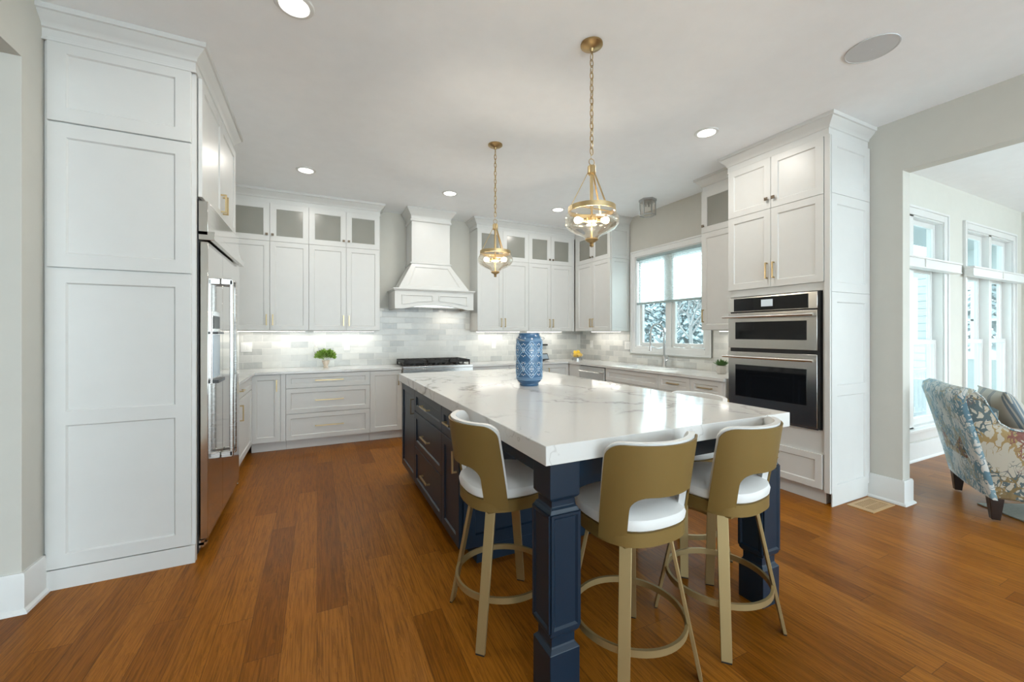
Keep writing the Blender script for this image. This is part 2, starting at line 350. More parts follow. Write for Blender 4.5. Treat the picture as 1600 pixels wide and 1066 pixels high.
# ------------------------------------------------------------------ windows
def sash(mb, x0, x1, z0, z1, y0, y1, w, wb=None):
    wb = wb or w
    mb.box(x0, x0 + w, y0, y1, z0, z1).box(x1 - w, x1, y0, y1, z0, z1).box(x0 + w, x1 - w, y0, y1, z1 - w, z1).box(x0 + w, x1 - w, y0, y1, z0, z0 + wb)
def casing(mb, x0, x1, z0, z1, w, y):                      # flat picture-frame casing with a raised outer band
    for yy, o, ww in ((y - 0.016, 0, w), (y - 0.026, w - 0.022, 0.022)):
        a, b, c, d = x0 - o, x1 + o, z0 - o, z1 + o
        sash(mb, a - ww, b + ww, c - ww, d + ww, yy, y - 0.0005, ww)
# kitchen window: built facing -Y, then turned to face -X
w1 = D.objects.new('window_1', None); SC.collection.objects.link(w1); w1['kind'] = 'structure'
w1.location = (XR, WY1, 0); w1.rotation_euler = (0, 0, -PI / 2)
ww = WY1 - WY0
mb = MB(); casing(mb, 0, ww, WZ0, WZ1, 0.088, 0.0); struct('window_casing', mb, 'trim_white', w1, bevel=0.003)
mb = MB(); sash(mb, 0, ww, WZ0, WZ1, 0.0, 0.11, 0.012); mb.box(ww / 2 - 0.028, ww / 2 + 0.028, 0.03, 0.11, WZ0, WZ1)
mb.box(0.012, ww - 0.012, -0.012, 0.03, WZ0, WZ0 + 0.018); struct('window_jamb', mb, 'trim_white', w1)
for a, b in ((0.03, ww / 2 - 0.03), (ww / 2 + 0.03, ww - 0.03)):
    mb = MB(); sash(mb, a, b, WZ0 + 0.02, WZ1 - 0.015, 0.05, 0.09, 0.05); struct('window_sash', mb, 'trim_white', w1, bevel=0.003)
    struct('window_pane', MB().box(a + 0.045, b - 0.045, 0.068, 0.072, WZ0 + 0.06, WZ1 - 0.06), 'window_glass', w1)
mb = MB(); mb.box(ww - 0.30, ww - 0.20, -0.004, 0.02, WZ0 + 0.02, WZ0 + 0.034).cyl((ww - 0.26, -0.01, WZ0 + 0.035), (ww - 0.20, -0.02, WZ0 + 0.05), 0.005)
struct('window_crank', mb, 'plastic_white', w1)
# tall sun room windows: transom above a pair of double-hung sashes
for k, (a, b) in enumerate(wins):
    w = D.objects.new('window_%d' % (k + 2), None); SC.collection.objects.link(w); w['kind'] = 'structure'; w.location = (a, SY, 0); L = b - a
    mb = MB()
    for yy, o, cw in ((-0.016, 0, 0.09), (-0.028, 0.068, 0.024)):
        mb.box(-o - cw, -o, yy, -0.0005, SZ0, SZ1 + o + cw).box(L + o, L + o + cw, yy, -0.0005, SZ0, SZ1 + o + cw).box(-o, L + o, yy, -0.0005, SZ1 + o, SZ1 + o + cw)
    mb.box(-0.10, L + 0.10, -0.055, -0.0005, SZ0 - 0.028, SZ0).box(-0.085, L + 0.085, -0.02, -0.0005, SZ0 - 0.125, SZ0 - 0.028)
    struct('window_casing', mb, 'trim_white', w, bevel=0.003)
    mb = MB(); sash(mb, 0, L, SZ0, SZ1, 0.0, 0.13, 0.014); mb.box(L / 2 - 0.045, L / 2 + 0.045, 0.0, 0.13, SZ0, SZ1).box(0, L, 0.0, 0.13, 2.07, 2.135)
    struct('window_jamb', mb, 'trim_white', w)
    for x0, x1 in ((0.014, L / 2 - 0.045), (L / 2 + 0.045, L - 0.014)):
        for z0, z1, y0 in ((2.135, SZ1 - 0.014, 0.06), (1.235, 2.07, 0.085), (SZ0 + 0.014, 1.275, 0.05)):
            mb = MB(); sash(mb, x0, x1, z0, z1, y0, y0 + 0.035, 0.05, 0.045 if z0 > 1 else 0.07); struct('window_sash', mb, 'trim_white', w, bevel=0.003)
            struct('window_pane', MB().box(x0 + 0.045, x1 - 0.045, y0 + 0.015, y0 + 0.019, z0 + 0.04, z1 - 0.045), 'window_glass', w)
    v = thing('blind_headrail', ['white blind headrail across the sun room window nearest the kitchen', 'white blind headrail across the window beside the sun room corner'][k], 'blind', (a, SY - 0.029, 0))
    MB().box(-0.14, L + 0.15, -0.075, -0.001, 2.03, 2.115).box(-0.145, L + 0.155, -0.085, -0.001, 2.115, 2.135).box(-0.145, L + 0.155, -0.082, -0.001, 2.02, 2.032).build('valance', 'trim_white', v, bevel=0.003)
    MB().box(L * 0.5 - 0.002, L * 0.5 + 0.002, -0.087, -0.074, 2.03, 2.12).build('joint_clip', 'plastic_white', v)

# cellular shade in the kitchen window
sh = thing('window_shade', 'white pleated cellular shade drawn half way down the kitchen window', 'shade', (XR, WY1, 0), -PI / 2)
mb = MB(); n = 34; zt, zb = 2.395, 1.785
pr = []
for i in range(n * 2 + 1): pr.append((0.018 + (0.006 if i % 2 else -0.006), zt + (zb - zt) * i / (2 * n)))
mb.loft([[(0.016, y, z) for y, z in pr], [(ww - 0.016, y, z) for y, z in pr]], cap=False, closed_ring=False)
mb.build('pleated_cloth', 'shade_cloth', sh, smooth=False)
MB().box(0.013, ww - 0.013, 0.0, 0.042, zt, 2.427).build('head_rail', 'shade_rail', sh, bevel=0.003)
MB().box(0.014, ww - 0.014, 0.004, 0.034, zb - 0.028, zb).build('bottom_rail', 'shade_rail', sh, bevel=0.003)

# ------------------------------------------------------------------ outdoors seen through the glass
struct('ground_outside', MB().box(4.3, 90, 2.2, 90, -0.5, -0.42).box(9.1, 90, -40, 2.2, -0.5, -0.42), 'snowy_lawn', smooth=False)
struct('deck_outside', MB().box(4.6, 10.5, 2.2, 5.2, -0.4, -0.06), 'deck_grey', smooth=False)
struct('ceiling_porch', MB().box(4.6, 10.6, SY + 0.15, 3.15, 2.80, 2.92), 'porch_blue', smooth=False)
m_ = MB().box(10.3, 10.42, SY + 0.15, 2.55, -0.06, 2.8).box(10.3, 10.42, 3.25, 5.1, -0.06, 2.8).box(10.3, 10.42, 2.55, 3.25, -0.06, 0.95).box(10.3, 10.42, 2.55, 3.25, 2.2, 2.8)
for i in range(20): m_.box(10.285, 10.3, SY + 0.16, 2.5, 0.0 + i * 0.14, 0.125 + i * 0.14).box(10.285, 10.3, 3.3, 5.09, 0.0 + i * 0.14, 0.125 + i * 0.14)
struct('wall_porch', m_, 'porch_blue', smooth=False)
m_ = MB().box(10.27, 10.34, 2.5, 2.57, 0.9, 2.25).box(10.27, 10.34, 3.23, 3.3, 0.9, 2.25).box(10.27, 10.34, 2.57, 3.23, 2.18, 2.25).box(10.27, 10.34, 2.57, 3.23, 0.9, 0.97).box(10.28, 10.33, 2.88, 2.92, 0.97, 2.18).box(10.28, 10.33, 2.57, 3.23, 1.56, 1.6)
struct('window_4', m_, 'trim_white', smooth=False)
def branch(mb, p, d, l, r, depth):
    q = p + d * l; mb.tube([p, (p + q) / 2 + Vector((random.uniform(-1, 1), random.uniform(-1, 1), 0)) * l * 0.05, q], [r, r * 0.85, r * 0.68], 5 if depth < 3 else 4)
    if depth == 0: return
    for i in range(3 if depth > 1 else 4):
        a = Vector((random.uniform(-1, 1), random.uniform(-1, 1), random.uniform(0.0, 0.9))).normalized()
        branch(mb, p + d * l * random.uniform(0.55, 1.0), (d * 0.75 + a * 0.8).normalized(), l * random.uniform(0.6, 0.8), r * 0.58, depth - 1)
tl = ['bare tree nearest the kitchen window, seen through the left pane', 'bare tree seen through the right pane of the kitchen window', 'bare tree standing far behind the kitchen window', 'bare tree outside the sun room corner window', 'bare tree outside the sun room window nearest the kitchen']
for i, (x, y, h) in enumerate([(12.0, 13.0, 2.6), (14.5, 12.4, 3.0), (33, 29.5, 4.5), (17.5, 9.2, 3.4), (13.5, 9.5, 3.2)]):
    tr = thing('bare_tree', tl[i], 'tree', (x, y, -0.42), 0, 'bare trees outside')
    MB().tube([(0, 0, 0), (0.05, 0.02, h * 0.35), (0.02, 0.06, h * 0.7)], [0.10, 0.085, 0.07], 8).build('trunk', 'bark', tr)
    mb = MB()
    for k in range(5):
        branch(mb, Vector((0.03, 0.04, h * random.uniform(0.5, 0.7))), Vector((random.uniform(-0.9, 0.9), random.uniform(-0.9, 0.9), 0.9)).normalized(), h * 0.36, 0.045, 3)
    mb.build('branches', 'bark', tr, smooth=False)
for i, (x, y, h, lb) in enumerate([(18.0, 18.9, 5.0, 'leftmost evergreen behind the left pane of the kitchen window'), (24.0, 23.3, 6.4, 'second evergreen behind the left pane of the kitchen window'), (21.5, 18.7, 5.4, 'evergreen behind the centre post of the kitchen window'), (28.0, 23.3, 7.0, 'evergreen far behind the right pane of the kitchen window'),
                                  (25.6, 20.3, 5.2, 'tall evergreen at the right edge of the kitchen window'), (28.0, 10.3, 6.0, 'evergreen far beyond the sun room window nearest the kitchen'), (35.0, 9.3, 6.5, 'evergreen far beyond the sun room corner window')]):
    tr = thing('evergreen_tree', lb, 'tree', (x, y, -0.42), random.uniform(0, 6), 'evergreens outside')
    MB().cyl((0, 0, 0), (0, 0, h * 0.3), 0.12, 8).build('trunk', 'bark', tr)
    mb = MB()
    for k in range(900):
        t_ = random.random() ** 0.8; z = h * (0.10 + 0.88 * t_); R = h * 0.32 * (1 - t_) + 0.04; a = random.uniform(0, 2 * PI); rr = R * random.uniform(0.35, 1.0)
        p = Vector((rr * math.cos(a), rr * math.sin(a), z)); d_ = Vector((math.cos(a), math.sin(a), -0.35)).normalized(); s_ = Vector((-d_.y, d_.x, random.uniform(-0.3, 0.3))); L = 0.10 * h * random.uniform(0.6, 1.1)
        mb.add([p - s_ * L * 0.3, p + d_ * L * 0.6, p + s_ * L * 0.3, p - d_ * L * 0.4 + Vector((0, 0, L * 0.3))], [(0, 1, 2), (0, 2, 3)])
    mb.build('needles', 'needles', tr, smooth=False)
for i, (x, y) in enumerate([(6.6, 3.05), (9.7, 3.05)]):
    pp = thing('porch_post', ['grey-blue porch post outside the sun room window nearest the kitchen', 'grey-blue porch post outside the sun room corner window'][i], 'post', (x, y, -0.06))
    MB().box(-0.09, 0.09, -0.09, 0.09, 0, 2.858).build('shaft', 'porch_blue', pp, bevel=0.01); [MB().box(-0.12, 0.12, -0.12, 0.12, z_, z_ + 0.15).build('collar', 'porch_blue', pp, bevel=0.01) for z_ in (0.0, 2.70)]
rl = thing('porch_railing', 'low pale railing on the porch outside the sun room', 'railing', (8.15, 3.05, -0.06))
mb = MB().box(-1.33, 1.33, -0.03, 0.03, 0.78, 0.84).box(-1.33, 1.33, -0.025, 0.025, 0.1, 0.15)
mb.build('rail', 'deck_grey', rl)
mb = MB()
for i in range(18): mb.box(-1.29 + i * 0.148, -1.26 + i * 0.148, -0.015, 0.015, 0.15, 0.78)
mb.build('balusters', 'deck_grey', rl, smooth=False)

# ------------------------------------------------------------------ cabinet builders (local frame: front faces -Y at y=0, x runs left to right as seen from the front)
def rect(x0, x1, z0, z1, y, i=0.0): return [(x0 + i, y, z0 + i), (x1 - i, y, z0 + i), (x1 - i, y, z1 - i), (x0 + i, y, z1 - i)]
G = 0.0016                                                     # half of the reveal between doors
def shaker(mb, x0, x1, z0, z1, y=0.0, t=0.02, rail=0.057, rec=0.009, g=G):
    x0 += g; x1 -= g; z0 += g; z1 -= g
    return mb.loft([rect(x0, x1, z0, z1, y + t), rect(x0, x1, z0, z1, y + 0.0015), rect(x0, x1, z0, z1, y, 0.0015), rect(x0, x1, z0, z1, y, rail), rect(x0, x1, z0, z1, y + rec, rail + 0.007)])
def pull(par, x, z, L, vert, y=0.0, mat='brass', so=0.032, name='handle'):
    mb = MB(); w = 0.0055; h = L / 2
    if vert: mb.box(x - w, x + w, y - so, y - so + 0.011, z - h, z + h); ends = [(x, z - h + w), (x, z + h - w)]
    else: mb.box(x - h, x + h, y - so, y - so + 0.011, z - w, z + w); ends = [(x - h + w, z), (x + h - w, z)]
    for a, b in ends: mb.box(a - w, a + w, y - so + 0.005, y - 0.0002, b - w, b + w)
    return mb.build(name, mat, par, bevel=0.001)
def knob(par, x, z, y=0.0, mat='bronze'):
    return MB().cyl((x, y - 0.018, z), (x, y - 0.0002, z), 0.006, 10).box(x - 0.0135, x + 0.0135, y - 0.026, y - 0.016, z - 0.0135, z + 0.0135).build('knob', mat, par, bevel=0.002)
def door(par, x0, x1, z0, z1, hx=None, hz=None, hl=0.13, kn=False, mat='cab_white', hmat='brass', name='door', rail=0.057, y=0.0, vert=True):
    o = shaker(MB(), x0, x1, z0, z1, y, rail=rail).build(name, mat, par, smooth=False)
    if hx is not None:
        if kn: knob(o, hx, hz, y)
        else: pull(o, hx, hz, hl, vert, y, hmat)
    return o
def drawer(par, x0, x1, z0, z1, hl=0.31, hz=None, mat='cab_white', hmat='brass', hx=None, rail=0.05):
    o = shaker(MB(), x0, x1, z0, z1, rail=rail if z1 - z0 > 0.14 else 0.04).build('drawer', mat, par, smooth=False)
    if hl: pull(o, (x0 + x1) / 2 if hx is None else hx, (z0 + z1) / 2 if hz is None else hz, hl, False, 0.0, hmat)
    return o
def glass_door(par, x0, x1, z0, z1, hx, hz):
    g = G; a, b, c, d = x0 + g, x1 - g, z0 + g, z1 - g; r = 0.062
    o = MB().loft([rect(a, b, c, d, 0.02), rect(a, b, c, d, 0.0), rect(a, b, c, d, 0.0, r), rect(a, b, c, d, 0.006, r + 0.004), rect(a, b, c, d, 0.02, r + 0.004)], cap=False, close_path=True).build('glass_door', 'cab_white', par, smooth=False)
    MB().box(a + r, b - r, 0.009, 0.013, c + r, d - r).build('pane', 'frosted_glass', o, smooth=False, label='frosted grey glass pane')
    knob(o, hx, hz); return o
TK = 0.112; BT = 0.884; BD = 0.61        # toe kick height, base carcass top, base depth
def base_cab(label, x, y, rz, Wd, D_=0.555, cat='cabinet', fill_l=0, fill_r=0):
    c = thing('base_cabinet', label, cat, (x, y, 0), rz)
    MB().box(0.001, Wd - 0.001, 0.021, D_, TK, BT).build('carcass', 'cab_white', c, smooth=False)
    MB().box(0.001, Wd - 0.001, 0.078, 0.095, 0.001, TK).build('toe_kick', 'toe_white', c, smooth=False)
    if fill_l: MB().box(0.001, fill_l - G, 0.002, 0.0205, TK, BT).build('filler', 'cab_white', c, smooth=False)
    if fill_r: MB().box(Wd - fill_r + G, Wd - 0.001, 0.002, 0.0205, TK, BT).build('filler', 'cab_white', c, smooth=False)
    return c
UB, UM, UT = 1.383, 2.437, 2.885         # upper cabinets: bottom, split between doors and glass doors, top
def upper_cab(label, x, y, rz, Wd, D_=0.33, split=None, rail_l=0, rail_r=0, panel=None):
    c = thing('wall_cabinet', label, 'cabinet', (x, y, 0), rz)
    MB().box(0.001, Wd - 0.001, 0.021, D_ - 0.002, UB, UT + 0.10).build('carcass', 'cab_white', c, smooth=False)
    if rail_l: MB().box(0.001, rail_l - G, 0.003, 0.0205, UB, UT).build('filler', 'cab_white', c, smooth=False)
    if rail_r: MB().box(Wd - rail_r + G, Wd - 0.001, 0.003, 0.0205, UB, UT).build('filler', 'cab_white', c, smooth=False)
    a, b = rail_l, Wd - rail_r; m = (a + b) / 2 if split is None else split
    door(c, a, m, UB + 0.002, UM, m - 0.032, UB + 0.125); door(c, m, b, UB + 0.002, UM, m + 0.032, UB + 0.125)
    glass_door(c, a, m, UM, UT, m - 0.03, UM + 0.075); glass_door(c, m, b, UM, UT, m + 0.03, UM + 0.075)
    return c

YF = 5.306; YU = 5.537; XF = 3.53; XU = 3.79                  # front planes of the back and right runs
# --- back wall, base units from the left corner to the right corner
c = base_cab('white base cabinet with one tall door in the left back corner', -0.668, YF, 0, 0.344, fill_r=0.052)
door(c, 0.0, 0.291, TK + 0.004, BT - 0.004, 0.255, 0.755, 0.13)
c = base_cab('white three-drawer base cabinet left of the rangetop', -0.324, YF, 0, 0.915)
for z0, z1 in ((0.714, BT - 0.003), (0.420, 0.711), (TK + 0.003, 0.417)): drawer(c, 0.0, 0.915, z0, z1, 0.31)
c = base_cab('white single-door base cabinet touching the left side of the rangetop', 0.591, YF, 0, 0.389)
door(c, 0.0, 0.389, TK + 0.004, BT - 0.004, 0.345, 0.755, 0.13)
c = thing('base_cabinet', 'white two-drawer base cabinet beneath the rangetop', 'cabinet', (0.981, YF, 0))
MB().box(0.001, 0.947, 0.021, 0.555, TK, 0.70).build('carcass', 'cab_white', c, smooth=False); MB().box(0.001, 0.947, 0.078, 0.095, 0.001, TK).build('toe_kick', 'toe_white', c, smooth=False)
drawer(c, 0.0, 0.948, 0.41, 0.70); drawer(c, 0.0, 0.948, TK + 0.003, 0.407)
c = base_cab('white drawer base cabinet touching the right side of the rangetop', 1.93, YF, 0, 0.57)
for z0, z1 in ((0.714, BT - 0.003), (0.420, 0.711), (TK + 0.003, 0.417)): drawer(c, 0.0, 0.57, z0, z1, 0.2)
c = base_cab('white drawer base cabinet behind the blue lantern', 2.501, YF, 0, 0.559)
for z0, z1 in ((0.714, BT - 0.003), (0.420, 0.711), (TK + 0.003, 0.417)): drawer(c, 0.0, 0.559, z0, z1, 0.2)
c = base_cab('white corner base cabinet beside the dishwasher', 3.061, YF, 0, 0.468)
door(c, 0.0, 0.468, TK + 0.004, BT - 0.004, 0.10, 0.76, 0.13)
# --- left wall base unit beyond the refrigerator
c = base_cab('white base cabinet with drawer and door between refrigerator and back corner', -0.65, 4.135, PI / 2, 1.15, D_=0.62, fill_l=0.305)
drawer(c, 0.305, 1.15, 0.735, BT - 0.003, 0.13, hx=0.42); door(c, 0.305, 1.15, TK + 0.004, 0.732, 0.385, 0.60, 0.15)
# --- right wall base units (facing the island), from the back corner towards the ovens
c = base_cab('narrow white corner filler cabinet between corner and dishwasher', XF, 5.303, -PI / 2, 0.285, fill_l=0.285)
dw = thing('dishwasher', 'stainless dishwasher with bar handle left of the sink', 'dishwasher', (XF, 5.015, 0), -PI / 2)
MB().box(0.004, 0.59, 0.021, 0.55, TK, BT - 0.002).build('tub', 'black', dw, smooth=False)
MB().box(0.004, 0.584, -0.012, 0.02, TK + 0.02, BT - 0.012).build('door', 'steel', dw, bevel=0.003)
MB().box(0.004, 0.59, 0.07, 0.09, 0.001, TK).build('toe_kick', 'black', dw, smooth=False)
hd = MB().cyl((0.06, -0.055, 0.80), (0.53, -0.055, 0.80), 0.011, 14)
for x in (0.09, 0.50): hd.cyl((x, -0.055, 0.80), (x, -0.0125, 0.80), 0.008, 10)
hd.build('handle', 'steel_bright', dw)
c = base_cab('white sink base cabinet with a wide false drawer front under the window', XF, 4.419, -PI / 2, 0.942)
c_top = BT
for ch in kids(c):
    if ch.name.startswith('carcass'):
        me = MB().box(0.001, 0.941, 0.021, 0.555, TK, 0.66).box(0.001, 0.941, 0.021, 0.03, 0.66, BT); ch.data.clear_geometry(); ch.data.from_pydata(me.v, [], me.f)
drawer(c, 0.0, 0.942, 0.714, BT - 0.003, 0); door(c, 0.0, 0.471, TK + 0.004, 0.711, 0.44, 0.60, 0.13); door(c, 0.471, 0.942, TK + 0.004, 0.711, 0.50, 0.60, 0.13)
c = base_cab('white base cabinet with drawer directly right of the sink cabinet', XF, 3.477, -PI / 2, 0.444)
drawer(c, 0.0, 0.444, 0.714, BT - 0.003, 0.16); door(c, 0.0, 0.444, TK + 0.004, 0.711, 0.40, 0.60, 0.13)
c = base_cab('white base cabinet with drawer next to the tall oven cabinet', XF, 3.033, -PI / 2, 0.409, fill_r=0.03)
drawer(c, 0.0, 0.379, 0.714, BT - 0.003, 0.16); door(c, 0.0, 0.379, TK + 0.004, 0.711, 0.04, 0.60, 0.13)
# --- wall cabinets
upper_cab('white wall cabinet with two glass doors above, nearest the refrigerator', XL + 0.003, YU, 0, -0.091 - XL - 0.003, rail_l=-0.915 - XL - 0.003)
upper_cab('white wall cabinet with two glass doors above, left of the range hood', -0.091, YU, 0, 0.831, split=0.423)
upper_cab('white wall cabinet with two glass doors above, right of the range hood', 2.101, YU, 0, 0.843, split=0.409)
upper_cab('white wall cabinet with two glass doors above, on the back wall beside the right corner', 2.945, YU, 0, 0.845, split=0.40, rail_r=0.045)
c = upper_cab('white wall cabinet on the window wall left of the window', XU, YU - 0.02, -PI / 2, YU - 0.02 - 4.639, D_=0.353, rail_l=0.045, split=0.455)
W0 = YU - 0.02 - 4.639
pm = MB(); shk = MB()
shaker(shk, 0.021, 0.352, UB, UM, rail=0.045); shaker(shk, 0.021, 0.352, UM, UT, rail=0.045)
shk.xform(Matrix.Translation((W0 + 0.012, 0, 0)) @ Matrix.Rotation(PI / 2, 4, 'Z')).build('side_panel', 'cab_white', c, smooth=False)
c = thing('wall_cabinet', 'narrow white wall cabinet squeezed between the window and the ovens', 'cabinet', (XU, 3.105, 0), -PI / 2)
MB().box(0.001, 0.478, 0.021, 0.353, UB, UT + 0.10).build('carcass', 'cab_white', c, smooth=False)
door(c, 0.0, 0.475, UB + 0.002, UM, 0.03, UB + 0.155, 0.14); glass_door(c, 0.0, 0.475, UM, UT, 0.03, UM + 0.075)
# --- tall oven cabinet
OY = 2.620; OX = 3.55; OW = 0.85
c = thing('oven_cabinet', 'tall white cabinet housing the double wall oven beside the opening', 'cabinet', (OX, OY, 0), -PI / 2)
mb = MB()
mb.box(0.001, OW - 0.001, 0.021, 0.592, TK, 0.585).box(0.001, OW - 0.001, 0.021, 0.592, 1.69, UT + 0.1).box(0.001, 0.028, 0.021, 0.592, 0.585, 1.69).box(0.81, OW - 0.001, 0.021, 0.592, 0.585, 1.69).box(0.028, 0.81, 0.56, 0.592, 0.585, 1.69)
mb.build('carcass', 'cab_white', c, smooth=False)
MB().box(0.001, OW - 0.045, 0.075, 0.58, 0.001, TK).build('toe_kick', 'cab_white', c, smooth=False)
drawer(c, 0.01, 0.815, 0.126, 0.402, 0.14, hz=0.29)
for z0, z1 in ((1.752, UM),): door(c, 0.01, 0.415, z0, z1, 0.385, z0 + 0.145, 0.14); door(c, 0.415, 0.825, z0, z1, 0.445, z0 + 0.145, 0.14)
door(c, 0.01, 0.415, UM, UT, 0.385, UM + 0.085, kn=True); door(c, 0.415, 0.825, UM, UT, 0.445, UM + 0.085, kn=True)
for z0, z1, nm in ((UM, UT, 'upper'), (1.672, UM, 'middle')):
    m = MB(); shaker(m, 0.024, 0.592, z0, z1, rail=0.075, g=0.001); m.xform(Matrix.Translation((OW + 0.018, 0, 0)) @ Matrix.Rotation(PI / 2, 4, 'Z')).build('side_panel', 'cab_white', c, smooth=False)
def two_panel(x0, x1, z0, z1, zm0, zm1, rail, brail):
    """one door with an upper and a lower recessed panel"""
    m = MB(); g = 0.001; x0 += g; x1 -= g; z0 += g; z1 -= g; t = 0.02
    m.add(rect(x0, x1, z0, z1, t) + rect(x0, x1, z0, z1, 0.0), [(0, 1, 5, 4), (1, 2, 6, 5), (2, 3, 7, 6), (3, 0, 4, 7), (3, 2, 1, 0)])
    for a, b, c_, d in ((x0, x0 + rail, z0, z1), (x1 - rail, x1, z0, z1), (x0 + rail, x1 - rail, z0, z0 + brail), (x0 + rail, x1 - rail, zm0, zm1), (x0 + rail, x1 - rail, z1 - rail, z1)):
        m.add(rect(a, b, c_, d, 0.0), [(0, 1, 2, 3)])
    for c_, d in ((z0 + brail, zm0), (zm1, z1 - rail)):
        p = rect(x0 + rail, x1 - rail, c_, d, 0.0); q = rect(x0 + rail, x1 - rail, c_, d, 0.009, 0.007)
        m.add(p + q, [(0, 1, 5, 4), (1, 2, 6, 5), (2, 3, 7, 6), (3, 0, 4, 7), (4, 5, 6, 7)])
    return m
two_panel(0.024, 0.592, 0.105, 1.672, 0.861, 0.942, 0.075, 0.06).xform(Matrix.Translation((OW + 0.018, 0, 0)) @ Matrix.Rotation(PI / 2, 4, 'Z')).build('side_panel', 'cab_white', c, smooth=False)
MB().box(OW - 0.022, OW + 0.016, 0.004, 0.0205, TK, UT).build('corner_stile', 'cab_white', c, smooth=False)
MB().box(0.05, 0.59, -0.008, 0.0, 0.001, 0.105).xform(Matrix.Translation((OW + 0.002, 0, 0)) @ Matrix.Rotation(PI / 2, 4, 'Z')).build('plinth', 'cab_white', c, smooth=False)

# --- the double oven itself
ov = thing('wall_oven', 'stainless combination microwave and oven built into the tall white cabinet', 'oven', (OX, OY, 0), -PI / 2)
x0, x1 = 0.034, 0.792
MB().box(x0 + 0.006, x1 + 0.010, -0.004, 0.55, 0.592, 1.685).build('body', 'black', ov, smooth=False)
cp = MB().box(x0, x1, -0.022, -0.0045, 1.548, 1.680).build('control_panel', 'steel_bright', ov, bevel=0.002)
MB().box(x0 + 0.055, x1 - 0.065, -0.026, -0.0222, 1.553, 1.668).build('glass_strip', 'black_glass', cp, bevel=0.001, label='black glass control strip')
MB().box(x0 + 0.315, x0 + 0.415, -0.0275, -0.0262, 1.585, 1.645).build('display', 'lcd', cp, label='small grey touch display')
for nm, z0, z1, hz, gw in (('microwave_door', 1.215, 1.535, 1.50, (1.295, 1.453)), ('oven_door', 0.602, 1.180, 1.135, (0.772, 1.062))):
    d = MB().box(x0, x1, -0.026, -0.0045, z0, z1).build(nm, 'steel', ov, bevel=0.002)
    MB().box(x0 + 0.072, x1 - 0.075, -0.029, -0.0262, gw[0], gw[1]).build('window', 'black_glass', d, bevel=0.001, label='black glass window')
    h = MB().cyl((x0 - 0.022, -0.078, hz), (x1 - 0.002, -0.078, hz), 0.0125, 16)
    for x in (x0 + 0.03, x1 - 0.035): h.box(x - 0.022, x + 0.022, -0.085, -0.0262, hz - 0.011, hz + 0.011)
    h.build('handle', 'steel_bright', d)
MB().box(x0 + 0.01, x1 + 0.004, -0.014, 0.02, 0.588, 0.600).build('vent_trim', 'steel_bright', ov)

# --- refrigerator enclosure (its decorative side faces the camera) and refrigerator
PX0, PX1, PY = XL, -0.648, 2.965
c = thing('refrigerator_cabinet', 'tall white panelled cabinet enclosing the refrigerator at the left', 'cabinet', (PX0, PY, 0))
Wp = PX1 - PX0
mb = MB().box(0.002, Wp, 0.0205, 0.040, 0.0, CZ - 0.12).box(0.002, Wp, 1.150, 1.168, 0.0, CZ - 0.12).box(0.002, Wp - 0.002, 0.040, 1.150, 2.175, CZ - 0.12); mb.build('carcass', 'cab_white', c, smooth=False)
mb = MB().box(0.002, Wp, 0.012, 0.0205, 0.0, CZ - 0.12); mb.build('face_panel', 'cab_white', c, smooth=False)
a, b = 0.016, Wp - 0.017
for z0, z1 in ((2.468, 2.905), (1.698, 2.462)):
    shaker(MB(), a, b, z0, z1, y=-0.008, rail=0.073, rec=0.009).build('side_panel', 'cab_white', c, smooth=False)
two_panel(a, b, 0.110, 1.692, 0.862, 0.936, 0.073, 0.070).xform(Matrix.Translation((0, -0.008, 0))).build('side_panel', 'cab_white', c, smooth=False)
MB().box(0.002, Wp, -0.006, 0.0119, 0.0, 0.104).build('plinth', 'cab_white', c, smooth=False)
for y0, y1, hy in ((0.046, 0.606, 0.572), (0.606, 1.158, 0.640)):
    m = shaker(MB(), y0, y1, 2.170, UT, y=0.0).xform(Matrix.Translation((Wp + 0.024, 0, 0)) @ Matrix.Rotation(PI / 2, 4, 'Z'))
    d = m.build('door', 'cab_white', c, smooth=False)
    h = MB(); 
    for z in (2.225, 2.345): h.box(-0.0055, 0.0055, -0.032, 0, z - 0.0055, z + 0.0055)
    h.box(-0.0055, 0.0055, -0.036, -0.026, 2.2195, 2.3505).xform(Matrix.Translation((Wp + 0.0238, hy, 0)) @ Matrix.Rotation(PI / 2, 4, 'Z')).build('handle', 'brass', d, bevel=0.001)
RX = -0.597
fr = thing('refrigerator', 'stainless side-by-side refrigerator beside the tall white panelled cabinet', 'refrigerator', (RX, 3.016, 0), PI / 2)
FW = 1.088
MB().box(0.0, FW, 0.045, 0.66, 0.03, 2.155).build('body', 'black', fr, smooth=False)
for nm, y0, y1, hx in (('freezer_door', 0.004, 0.425, 0.372), ('refrigerator_door', 0.429, FW - 0.004, 0.487)):
    d = MB().box(y0, y1, 0.0, 0.040, 0.105, 1.905).build(nm, 'steel_fridge', fr, bevel=0.003)
    h = MB().sqbar((hx, -0.062, 0.50), (hx, -0.062, 1.72), 0.030, 0.024, (1, 0, 0))
    for z in (0.515, 1.705): h.box(hx - 0.015, hx + 0.015, -0.070, -0.0002, z - 0.022, z + 0.022)
    h.build('handle', 'steel_handle', d, bevel=0.005)
    if nm == 'freezer_door':
        dp = MB().box(0.09, 0.31, -0.006, -0.0002, 1.03, 1.49).build('dispenser', 'steel_bright', d, bevel=0.002, label='water and ice dispenser with black keypad')
        MB().box(0.115, 0.285, -0.009, -0.0062, 1.38, 1.46).build('keypad', 'black', dp); MB().box(0.105, 0.295, -0.008, -0.0062, 1.07, 1.34).build('niche', 'screen_blue', dp)
        MB().box(0.10, 0.30, -0.035, -0.006, 1.035, 1.055).build('drip_tray', 'black', dp); MB().box(0.11, 0.29, -0.03, -0.0062, 1.345, 1.36).build('spout', 'black', dp)
